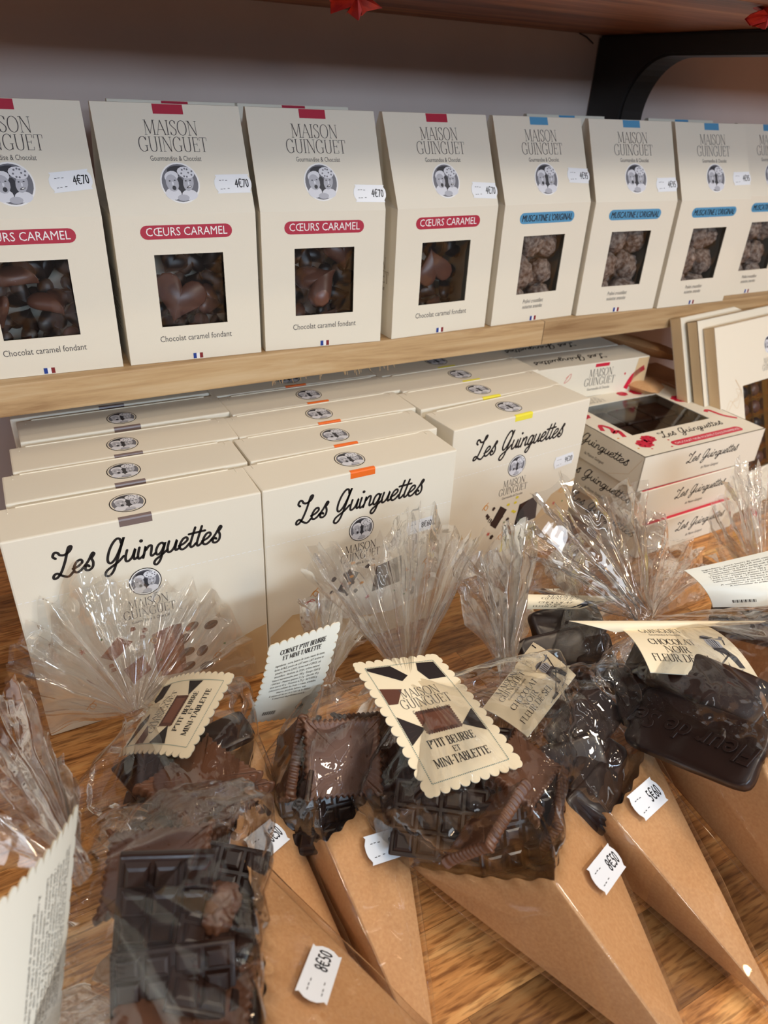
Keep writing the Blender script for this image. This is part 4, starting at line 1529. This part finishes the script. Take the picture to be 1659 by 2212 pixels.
def tuft(t, N, tips, depth, seed, pleats=17, thick=.010, bow=0.0):
    """gathered foil fanning out of the neck: two pleated sheets joined at the sides"""
    so = V((seed * 2.3, seed, seed * 5.1))
    n = len(tips)
    ax = (sum((p for p in tips), V((0, 0, 0))) / n - N).normalized()
    side = (tips[-1] - tips[0]).normalized()
    nrm = side.cross(ax).normalized()
    if nrm.dot(CAM - N) < 0:
        nrm = -nrm
    R_ = random.Random(seed)
    ph = [R_.uniform(-.35, .35) for _ in range(pleats * 2 + 4)]

    def tip(a):
        k = a * (n - 1)
        i = min(int(k), n - 2)
        f_ = k - i
        P = [tips[max(i - 1, 0)], tips[i], tips[i + 1], tips[min(i + 2, n - 1)]]
        return .5 * ((2 * P[1]) + (P[2] - P[0]) * f_ + (2 * P[0] - 5 * P[1] + 4 * P[2] - P[3]) * f_ ** 2 + (3 * P[1] - P[0] - 3 * P[2] + P[3]) * f_ ** 3)
    m = MB()
    for layer in (0, 1):
        sgn = 1 if layer == 0 else -1

        def f(u, v):
            a = u
            tp = tip(min(1, max(0, a + .02 * noise.noise(V((a * 7, seed, layer * 9))))))
            ln = 1 + .20 * noise.noise(V((a * 5.5, seed * 1.3, layer * 4))) + .08 * noise.noise(V((a * 19, seed, layer * 4)))
            x = a * pleats + .35 * noise.noise(V((a * 11, seed * 2, layer)))
            i = int(x)
            tri = abs((x - i) - .5) * 4 - 1
            amp = .0092 * (v ** .8) * (1 + .9 * ph[i % len(ph)]) * (1 - .35 * v)
            w = v * ln
            p = N.lerp(tp, w)
            p = p + nrm * (tri * amp * (1 if layer == 0 else .8) + sgn * thick * math.sin(math.pi * a) ** .7 * (.18 + v * .9) + bow * math.sin(math.pi * min(1, v)))
            q_ = V((a * 6.0, v * 1.3, layer * 5.0 + seed))
            p = p + nrm * ((crease(q_, 1.0, so) - .25) * .020 * v + (crease(p, 60, so) - .25) * .0035 * v) + ax * (.005 * noise.noise(p * 38 + so * 1.7) * v)
            p = p + side * (.006 * v * noise.noise(V((a * 9, v * 2.0, seed + layer * 3))))
            d_ = .0042 * (1 - smooth(0, .2, v))
            p = p + nrm * (sgn * d_ * math.sin(math.pi * a)) + side * ((a - .5) * 2 * d_)
            p.z = max(p.z, .0007)
            if p.x < .152:
                p.y = min(p.y, -.0035)
            elif p.x < .31:
                p.y = min(p.y, .022)
            return p
        m.grid(f, 190, 44, 'cellophane_tuft')
    return m.build('cellophane_tuft', t, t.location)


TW, TH = .056, .090


def card(t, name, cs, art, scallop=True, bend=0.0, front='tag_card', back='tag_back', w=TW, h=TH, bendx=0.0, holes=True, label=None):
    TL, TR, BR, BL = cs
    n = (TR - TL).cross(TL - BL).normalized()
    flip = n.dot(CAM - (TL + BR) / 2) < 0
    if flip:
        n = -n

    def fn(x, y, hh):
        u, v = x / w, 1 - y / h
        p = TL * (1 - u) * (1 - v) + TR * u * (1 - v) + BR * u * v + BL * (1 - u) * v
        return p + n * (hh + bend * 4 * v * (1 - v) + bendx * 4 * u * (1 - u))
    m = MB()
    for off, mt in ((0, front), (-.0005, back)):
        m.grid(lambda u, v: fn(u * w, v * h, off), 12, 18, mt, True)
        if scallop:
            for (ax_, bx_, cnt) in (((0, 0), (w, 0), 9), ((w, 0), (w, h), 13), ((w, h), (0, h), 9), ((0, h), (0, 0), 13)):
                dx, dy = (bx_[0] - ax_[0]) / cnt, (bx_[1] - ax_[1]) / cnt
                l = math.hypot(dx, dy)
                for k in range(cnt):
                    cx, cy = ax_[0] + dx * (k + .5), ax_[1] + dy * (k + .5)
                    ex, ey = dx / l, dy / l
                    ox, oy = ey, -ex
                    r = l / 2
                    pp = [(cx, cy)] + [(cx + (ex * math.cos(q) + ox * math.sin(q)) * r, cy + (ey * math.cos(q) + oy * math.sin(q)) * r) for q in [math.pi * j / 8 for j in range(9)]]
                    m.add([fn(x, y, off) for x, y in pp], [(0, j, j + 1) for j in range(1, 9)], mt)
            for cx, cy in ((0, 0), (w, 0), (w, h), (0, h)):
                r = w / 9 * .46
                m.add([fn(cx + r * math.cos(q), cy + r * math.sin(q), off * .98) for q in [2 * math.pi * j / 16 for j in range(16)]], [list(range(16))], mt)
    if art:
        art.put(m, fn, .0002, .00004)
    o = m.build(name, t, t.location)
    if label:
        o['label'] = label
    return o


def biscuit_art():
    a = Art()
    w, h = TW, TH
    i = .0035
    for p, q in (((i, i), (w - i, i)), ((w - i, i), (w - i, h - i)), ((w - i, h - i), (i, h - i)), ((i, h - i), (i, i))):
        l = math.hypot(q[0] - p[0], q[1] - p[1])
        k = int(l / .0011)
        for j in range(k):
            x, y = p[0] + (q[0] - p[0]) * (j + .5) / k, p[1] + (q[1] - p[1]) * (j + .5) / k
            a.disc(x, y, .00036, .00036, 'tag_line', 1, 6)
    i += .0006
    # cut-off pieces of chocolate along the frame
    a.poly([(i, h - i), (i + .017, h - i), (i + .024, h - i - .010), (i + .018, h - i - .014), (i, h - i - .002)], 'print_darker')
    a.poly([(w - i, h - i - .001), (w - i, h - i - .016), (w - i - .012, h - i - .016), (w - i - .015, h - i - .007), (w - i - .012, h - i)], 'print_darker')
    a.poly([(i, h * .76), (i, h * .62), (i + .006, h * .615), (i + .014, h * .73)], 'tag_milk_dark')
    a.poly([(i, h * .52), (i, h * .30), (i + .013, h * .395)], 'print_darker')
    a.poly([(w - i, h * .47), (w - i, h * .28), (w - i - .012, h * .365)], 'print_darker')
    for k in range(3):
        a.ribbon([(i + .0005, h * (.34 + .05 * k)), (i + .006, h * (.365 + .03 * k))], .0003, 'print_dark', 1)
        a.ribbon([(w - i - .0005, h * (.31 + .045 * k)), (w - i - .006, h * (.335 + .03 * k))], .0003, 'print_dark', 1)
    a.logo(w / 2, h * .725, w * .60, 'ink_grey', thick=.07)
    bw, bh, bx_, by_ = .0225, .0150, w / 2 - .0112, h * .355
    a.rect(bx_, by_, bx_ + bw, by_ + bh, 'tag_milk_dark', 0)
    for k in range(14):
        x = bx_ + bw * (k + .5) / 14
        for y in (by_, by_ + bh):
            a.disc(x, y, .0008, .0008, 'tag_milk_dark', 0, 8)
    for k in range(9):
        y = by_ + bh * (k + .5) / 9
        for x in (bx_, bx_ + bw):
            a.disc(x, y, .0008, .0008, 'tag_milk_dark', 0, 8)
    a.rect(bx_ + .0018, by_ + .0018, bx_ + bw - .0018, by_ + bh - .0018, 'tag_milk', 1)
    for k in range(11):
        x = bx_ + bw * (k + .5) / 11
        for y in (by_ + .0005, by_ + bh - .0005):
            a.ribbon([(x, y - .0008), (x, y + .0008)], .0004, 'print_dark', 2)
    a.caps("P'TIT BEURRE", w / 2, h * .250, .0052, 'ink', thick=.14, thin=.06, width=.0300)
    a.caps('ET', w / 2, h * .193, .0036, 'ink', thick=.14, thin=.06)
    a.caps('MINI-TABLETTE', w / 2, h * .118, .0052, 'ink', thick=.14, thin=.06, width=.0350)
    return a


def recipe_art(scale=1.0, first=True):
    a = Art()
    w, h = TW, TH
    y = h - .0095
    if first:
        a.caps("CORNET P'TIT BEURRE", w / 2, y, .0042, 'ink', thick=.18, thin=.06, width=.040)
        a.caps('ET MINI-TABLETTE', w / 2, y - .0058, .0042, 'ink', thick=.18, thin=.06, width=.034)
        y -= .0115
    lines = ['Ingrédients : sucre, beurre de cacao, masse de cacao,', 'farine de BLÉ, poudre de LAIT entier, LAIT écrémé en', 'poudre, beurre (LAIT), farine malt d’ORGE, sel,', 'émulsifiant : lécithine de SOJA, arôme naturel.',
             'Valeurs nutritionnelles pour 100 g : Énergie 2264 kJ', '/ 544 kcal - Matières grasses 31,3 g - Glucides 49 g', 'dont sucres 43 g - Protéines 6,75 g - Sel 0,0002 g.',
             'Laboratoire utilisant des fruits à coques, arachides,', 'sésame, produits laitiers, soja.', 'À conserver au sec et à l’abri de la chaleur.', 'À consommer de préférence avant le :']
    for k, l in enumerate(lines):
        sz = .0031
        a.text(l, w / 2, y, sz, 'ink', sx=min(.044, .044 * len(l) / 50) / (text_mesh(l)[2] * sz))
        y -= .0038
    a.disc(w * .80, h * .16, .0036, .0036, 'ink', 0)
    a.disc(w * .80, h * .16, .0030, .0030, 'tag_back', 1)
    a.ribbon(catmull([(w * .80 - .0018, h * .16), (w * .80, h * .16 + .0018), (w * .80 + .002, h * .16 + .001), (w * .80 + .001, h * .16 - .0015)], 4), .0008, 'ink', 2)
    a.ribbon([(w * .80 - .001, h * .16 - .002), (w * .80 + .002, h * .16 + .0026)], .0006, 'ink', 2)
    for k in range(18):
        a.rect(w * .18 + .0007 * k, h * .10, w * .18 + .0007 * k + .0002 + .0003 * ((k * 7) % 3 == 0), h * .16, 'ink')
    return a


def salt_art():
    """plain card: name lines and an ink drawing of a worker leaning on a long rake"""
    a = Art()
    w, h = TW, TW * .74
    a.logo(w * .38, h * .97, w * .44, 'ink_grey', thick=.085)
    a.caps('CHOCOLAT', w * .38, h * .44, .0046, 'ink', thick=.11, thin=.04, width=w * .46)
    a.caps('NOIR', w * .38, h * .30, .0046, 'ink', thick=.11, thin=.04, width=w * .24)
    a.caps('FLEUR DE SEL', w * .38, h * .16, .0046, 'ink', thick=.11, thin=.04, width=w * .58)
    f = lambda x, y: (w * x, h * y)
    a.poly([f(x, y) for x, y in ((.72, .60), (.74, .64), (.78, .65), (.82, .63), (.83, .59), (.78, .575))], 'photo_mid')      # hat
    a.poly([f(x, y) for x, y in ((.70, .585), (.775, .57), (.86, .60), (.83, .615), (.75, .605))], 'photo_dark', 1)
    a.poly([f(x, y) for x, y in ((.74, .57), (.82, .575), (.87, .52), (.86, .40), (.76, .40), (.73, .47))], 'photo_light')     # shirt
    a.poly([f(x, y) for x, y in ((.82, .57), (.92, .55), (.955, .61), (.93, .63), (.90, .585), (.84, .58))], 'photo_mid', 1)   # arm
    a.poly([f(x, y) for x, y in ((.75, .41), (.865, .41), (.92, .27), (.93, .12), (.88, .12), (.85, .26), (.81, .33), (.80, .12), (.75, .12))], 'photo_dark', 1)
    for k in range(4):
        a.ribbon([f(.76 + .025 * k, .55), f(.765 + .022 * k, .42)], .0005, 'photo_dark', 2)
    a.ribbon([f(.955, .98), f(.925, .55), f(.86, .30), f(.62, .05)], .0008, 'ink', 2)
    a.ribbon([f(.56, .05), f(.66, .045)], .0016, 'ink', 2)
    for k in range(5):
        a.ribbon([f(.5 + .05 * k, .03 + .02 * (k % 2)), f(.62 + .07 * k, .07 + .03 * (k % 3))], .0003, 'photo_mid', 1)
    return a


def price_on(t, txt, bl, br, tl, face, off=.0042):
    A, B, C_ = face
    p, q, r = (on_plane(*k, A, B, C_) for k in (bl, br, tl))
    n = (q - p).cross(r - p).normalized()
    if n.dot(CAM - p) < 0:
        n = -n
    m = MB()
    price_art(txt).put(m, lambda x, y, h: p + (q - p) * (x / .024) + (r - p) * (y / .0125) + n * (off + h))
    return m.build('price_label', t, t.location)


def UV(*l):
    return [at(*p) for p in l]


def cornet(label, L, M, R, A, N, bulge, seed, tips, group='clear-bagged kraft cornets of chocolate on the table', ctrl=None, start=.5, concave=(.002, .004), **kw):
    L, M, R, A, N = (V(p) for p in (L, M, R, A, N))
    cen = (L + R) / 2
    t = thing('chocolate_cornet', label, 'cornet', (cen.x, cen.y, 0), 0, group)
    c = kraft_cone(t, L, M, R, A, concave)
    bag(t, c, A, N, bulge, seed, V(ctrl) if ctrl else None, start=start)
    ax = sum(tips, V((0, 0, 0))) / len(tips) - N
    tuft(t, N, tips, 0, seed, **kw)
    return t, c, A


def Y(*l):
    return [unproj_y(*p) for p in l]


CG = 'clear-bagged kraft cornets of chocolate on the table'
# centre cornet
tA, cA, aA = cornet('centre kraft cornet under an upright scalloped biscuit tag, tuft fanning up', (.003, -.193, .026), (.0424, -.2500, .067), (.1117, -.179, .052), (.0708, -.3345, .012), at(880, 1482, .084), .009, 1,
                    Y((672, 1235, -.05), (735, 1185, -.045), (830, 1160, -.035), (905, 1105, -.03), (985, 1170, -.035), (1060, 1130, -.04)), ctrl=(.060, -.160, .080), pleats=12)
card(tA, 'tag', UV((772, 1438, .092), (938, 1418, .092), (1118, 1648, .078), (928, 1712, .078)), biscuit_art(), bend=.003, w=TW, h=TH)
price_on(tA, '8€50', (1294, 1942), (1338, 1880), (1252, 1886), (aA, cA[1], cA[2]))
# left middle cornet
tB, cB, aB = cornet('kraft cornet left of centre with its biscuit tag turned sideways and a wide crumpled tuft', (-.128, -.112, .020), (-.088, -.172, .062), (-.0458, -.0985, .048), at(850, 2290, .008), at(293, 1540, .053), .008, 2,
                    [at(75, 1590, .020), at(25, 1470, .060), at(70, 1330, .090), unproj_y(200, 1265, -.012), unproj_y(330, 1290, -.014), unproj_y(440, 1285, -.012), unproj_y(520, 1390, -.014), unproj_y(560, 1455, -.02)], pleats=15, thick=.008)
card(tB, 'tag', UV((262, 1626, .044), (355, 1477, .053), (497, 1462, .088), (405, 1628, .083)), biscuit_art(), bend=.004)
price_on(tB, '8€50', (559, 1873), (616, 1823), (514, 1826), (aB, cB[1], cB[2]))
# front left cornet
tC, cC, aC = cornet('front left kraft cornet nearest the viewer with a chocolate tablet facing out of its bag', (-.1500, -.182, .034), (-.0985, -.2620, .090), (-.0765, -.170, .060), at(1120, 2430, .030), at(178, 1888, .095), .016, 3,
                    UV((165, 1775, .085), (130, 1690, .09), (70, 1585, .09), (10, 1520, .09), (-70, 1560, .10), (-150, 1680, .11), (-160, 1830, .11)), pleats=10)
card(tC, 'tag', UV((165, 1760, .125), (128, 2190, .070), (-90, 2420, .080), (-60, 2020, .135)), recipe_art(first=False), front='tag_back', back='tag_card', bend=.004, label='tag showing its white back with rows of small print')
price_on(tC, '8€50', (693, 2192), (727, 2086), (624, 2160), (aC, cC[1], cC[2]))
# behind the centre one
tD, cD, aD = cornet('kraft cornet between the left middle and the centre one, its tag showing the recipe side', (-.045, -.139, .016), (-.0362, -.1765, .050), (.0235, -.138, .040), at(960, 2400, .006), at(705, 1470, .058), .007, 4,
                    Y((660, 1315, -.055), (690, 1290, -.05), (725, 1300, -.05), (765, 1330, -.055), (790, 1370, -.06)), pleats=9, thick=.006)
card(tD, 'tag', UV((588, 1400, .100), (728, 1352, .100), (655, 1545, .040), (536, 1560, .040)), recipe_art(), front='tag_back', back='tag_card', bend=.004, label='tag showing its white recipe side')
price_on(tD, '8€50', (796, 1878), (880, 1850), (775, 1816), (aD, cD[1], cD[2]))
# right of the centre one
tE, cE, aE = cornet('kraft cornet right of the centre one with a plain square salt-worker tag', (.0950, -.192, .010), (.0975, -.2300, .057), (.1520, -.203, .055), at(1690, 2197, .006), at(1095, 1462, .066), .008, 5,
                    Y((985, 1290, -.07), (1010, 1190, -.06), (1070, 1180, -.055), (1120, 1100, -.05), (1148, 1190, -.055), (1150, 1300, -.06)), pleats=9, thick=.007)
card(tE, 'tag', UV((1042, 1530, .066), (1152, 1387, .074), (1244, 1458, .080), (1140, 1592, .072)), salt_art(), scallop=False, bend=.002, w=TW, h=TW * .74)
price_on(tE, '5€60', (1383, 1780), (1432, 1734), (1342, 1728), (aE, cE[1], cE[2]))
# right
tF, cF, aF = cornet('large kraft cornet on the right with a curved salt-worker tag and embossed dark bar', (.1610, -.1805, .040), (.1650, -.2580, .089), (.2450, -.2150, .075), at(1850, 2150, .016), at(1395, 1342, .085), .009, 6,
                    Y((1150, 1270, -.09), (1140, 1120, -.07), (1200, 1050, -.06), (1290, 1090, -.055), (1370, 1060, -.055), (1450, 1165, -.06), (1505, 1215, -.07), (1535, 1290, -.085)), ctrl=(.215, -.175, .095), pleats=12, concave=(.003, .006))
card(tF, 'tag', UV((1330, 1354, .093), (1520, 1350, .098), (1640, 1468, .092), (1405, 1452, .094)), salt_art(), scallop=False, bend=.006, w=TW, h=TW * .74)
card(tF, 'tag_fold', UV((1228, 1341, .100), (1655, 1341, .104), (1640, 1347, .1015), (1330, 1366, .096)), None, scallop=False, bend=.002, label='folded back half of the tag seen almost edge-on')
# behind the right one
tG, cG, aG = cornet('kraft cornet at the back, its dark bars below the foil fan of the right one', (.1500, -.120, .010), (.1690, -.150, .046), (.2150, -.132, .044), (.235, -.235, .008), at(1235, 1292, .066), .008, 7,
                    Y((1180, 1210, -.06), (1215, 1180, -.05), (1255, 1190, -.05), (1290, 1230, -.055)), pleats=9, thick=.005)
card(tG, 'tag', UV((1140, 1284, .084), (1350, 1288, .090), (1250, 1316, .080), (1138, 1316, .076)), salt_art(), scallop=False, bend=.003, w=TW, h=TW * .74)
# right edge
tH, cH, aH = cornet('kraft cornet cut by the right picture edge, its curved tag showing small print', (.298, -.121, .012), (.3050, -.155, .046), (.3700, -.150, .046), at(1950, 1650, .006), at(1650, 1290, .060), .007, 8,
                    Y((1545, 1200, -.09), (1555, 1090, -.075), (1590, 1010, -.07), (1640, 1040, -.07), (1700, 1100, -.08)), pleats=9, thick=.006)
card(tH, 'tag', UV((1478, 1232, .082), (1700, 1180, .088), (1760, 1310, .064), (1540, 1312, .060)), recipe_art(first=False), front='tag_back', back='tag_card', scallop=False, bend=.006, bendx=.004, label='tag showing its grey small-print side')

# ------------------------------------------------------------------ what is in the bags
gA, gB, gC, gD, gE, gF, gG, gH = ('chocolates in the centre cornet', 'chocolates in the left middle cornet', 'chocolates in the front left cornet', 'chocolates in the cornet behind the centre one',
                                  'dark bars in the cornet right of centre', 'dark bars in the large right cornet', 'dark bars in the back cornet', 'dark bars in the cornet at the right edge')
FC = (-.35, -.5, .8)
piece('tablet', 950, 1775, .054, (1025, 1785, .054), FC, 'dark chocolate tablet at the left in the centre cornet bag below its tag', gA, .86)
piece('tablet', 865, 1670, .055, (880, 1740, .058), (-.7, -.2, .6), 'dark tablet left of the tag in the centre cornet bag', gA, .8)
piece('tablet', 1125, 1800, .052, (1190, 1785, .050), (-.2, -.75, .6), 'dark chocolate tablet at the lower right mouth of the centre cornet', gA, .84)
piece('biscuit', 1052, 1778, .068, (1092, 1713, .068), (1012, 1753, .074, 0), 'milk chocolate biscuit standing on its ribbed edge in the middle of the centre cornet', gA, .82)
piece('biscuit', 1128, 1662, .070, (1182, 1595, .066), (-.25, -.35, .9), 'upper milk chocolate biscuit at the right of the centre tag', gA, .74)
piece('biscuit', 1140, 1690, .060, (1192, 1622, .056), (-.25, -.35, .9), 'lower milk chocolate biscuit right of the centre tag, under another one', gA, .74)
piece('biscuit', 1190, 1760, .052, (1196, 1700, .052), (1230, 1760, .050, 0), 'milk chocolate biscuit edge pressed against the right kraft side of the centre cornet', gA, .7)
piece('tablet', 1010, 1640, .052, (1100, 1650, .052), FC, 'dark tablet hidden under the centre tag', gA, .9)

piece('biscuit', 432, 1690, .066, (520, 1620, .062), (-.5, -.35, .8), 'upper of two milk chocolate biscuits lying aslant in the left middle cornet', gB, .92)
piece('biscuit', 462, 1722, .056, (545, 1645, .052), (-.5, -.35, .8), 'lower of two milk chocolate biscuits lying aslant in the left middle cornet', gB, .92)
piece('tablet', 448, 1768, .052, (530, 1700, .050), (-.45, -.45, .8), 'dark tablet under the biscuits in the left middle cornet', gB, .95)
piece('tablet', 440, 1796, .045, (520, 1730, .043), (-.45, -.45, .8), 'lowest dark tablet at the mouth of the left middle cornet', gB, .95)
piece('tablet', 312, 1735, .042, (335, 1650, .046), (-.8, -.35, .5), 'dark tablet at the left in the left middle cornet, facing the wood', gB, .95)
piece('bar', 480, 1590, .060, (530, 1568, .058), (-.3, -.3, .9), 'rounded dark chocolate piece at the top right in the left middle cornet', gB, .55)
piece('tablet', 365, 1640, .045, (430, 1590, .048), (-.5, -.2, .8), 'dark tablet below the sideways tag in the left middle cornet', gB, .9)

piece('tablet', 352, 1972, .086, (364, 1850, .110), (-.05, -.60, .8), 'upright dark chocolate tablet facing the viewer in the front left cornet', gC, (.94, .86, 1.1))
piece('tablet', 375, 2128, .084, (475, 2114, .084), (0, -.75, .6), 'dark tablet lying below the upright one in the front left cornet', gC, (.80, .62, 1))
piece('biscuit', 390, 2218, .080, (480, 2213, .080), (0, .1, .95), 'milk chocolate biscuit with ribbed edge at the bottom picture edge in the front left cornet', gC, .98)
piece('lump', 478, 1950, .084, (500, 1900, .084), FC, 'nutty milk chocolate cluster right of the upright tablet in the front left cornet', gC, .0085)
piece('lump', 470, 1985, .084, (500, 1960, .084), FC, 'smaller nutty cluster below the other in the front left cornet', gC, .0065)
piece('tablet', 470, 2065, .082, (480, 1980, .080), (.1, -.6, .8), 'dark tablet half hidden at the right in the front left cornet', gC, .8)
piece('biscuit', 535, 2130, .066, (550, 2040, .062), (.5, -.5, .7), 'milk chocolate biscuit wedged at the kraft rim of the front left cornet', gC, .75)
piece('tablet', 462, 1905, .060, (515, 1915, .058), (0, -.4, .9), 'dark tablet at the top right in the front left cornet', gC, .8)
piece('biscuit', 340, 1878, .084, (420, 1870, .084), (0, -.2, 1), 'milk chocolate biscuit lying behind the upright tablet in the front left cornet', gC, .85)

piece('biscuit', 740, 1636, .061, (810, 1632, .059), (-.3, -.6, .75), 'upright milk chocolate biscuit facing out of the cornet behind the centre one', gD, (.84, 1.0, 1))
piece('biscuit', 618, 1655, .048, (630, 1585, .054), (575, 1650, .052, 0), 'milk chocolate biscuit seen edge-on at the left of the cornet behind the centre one', gD, .85)
piece('tablet', 652, 1668, .046, (664, 1590, .050), (600, 1660, .050, 0), 'dark tablet on edge between two milk biscuits behind the centre cornet', gD, .9)
piece('tablet', 688, 1768, .036, (748, 1755, .036), (-.3, -.7, .6), 'dark tablet at the mouth rim of the cornet behind the centre one', gD, .72)
piece('tablet', 640, 1755, .036, (650, 1690, .040), (-.7, -.5, .5), 'dark tablet low on the left of the cornet behind the centre one', gD, .8)
piece('biscuit', 800, 1600, .046, (850, 1595, .044), (-.3, -.5, .8), 'milk chocolate biscuit at the right, behind the upright one', gD, .8)

piece('bar', 1262, 1565, .060, (1320, 1500, .062), FC, 'upper dark bar right of the square tag in the cornet right of centre', gE, .85)
piece('bar2', 1235, 1660, .052, (1290, 1640, .054), (-.3, -.6, .7), 'middle dark bar in the cornet right of centre', gE, .85)
piece('bar', 1288, 1672, .052, (1305, 1590, .054), (-.2, -.5, .8), 'dark bar leaning at the kraft rim of the cornet right of centre', gE, .85)
piece('bar2', 1280, 1735, .046, (1320, 1690, .046), (-.1, -.7, .7), 'lowest dark bar at the mouth of the cornet right of centre', gE, .8)

piece('bartext', 1500, 1590, .078, (1395, 1550, .068), (-.28, -.55, .8), 'dark bar with embossed words at the mouth of the large right cornet', gF, .92)
piece('bar', 1520, 1475, .090, (1630, 1525, .094), (-.2, -.55, .8), 'thick dark bar lying across the large right cornet below its tag', gF, (1.15, .85, 1.1))
piece('bar2', 1385, 1500, .068, (1400, 1570, .066), (-.6, -.4, .7), 'dark bar at the left in the large right cornet', gF, .8)
piece('bar2', 1610, 1590, .080, (1640, 1540, .082), (.2, -.6, .8), 'dark bar at the right rim of the large right cornet', gF, .8)
piece('bar', 1460, 1440, .080, (1560, 1470, .084), (-.2, -.4, .9), 'dark bar at the back of the large right cornet under its tag', gF, .9)

piece('bar', 1225, 1350, .058, (1300, 1330, .060), FC, 'topmost dark bar in the back cornet', gG, .85)
piece('bar2', 1200, 1420, .050, (1270, 1400, .052), FC, 'middle dark bar in the back cornet', gG, .95)
piece('bar', 1285, 1425, .050, (1300, 1490, .048), FC, 'right dark bar in the back cornet', gG, .8)
piece('bar2', 1230, 1490, .040, (1290, 1480, .042), (-.3, -.6, .7), 'lowest dark bar in the back cornet', gG, .85)

piece('bar', 1612, 1345, .050, (1680, 1362, .050), (-.2, -.5, .8), 'dark bar at the mouth of the cornet at the right edge', gH, .8)
piece('bar2', 1640, 1318, .056, (1700, 1330, .056), (-.2, -.4, .9), 'upper dark bar in the cornet at the right edge', gH, .8)
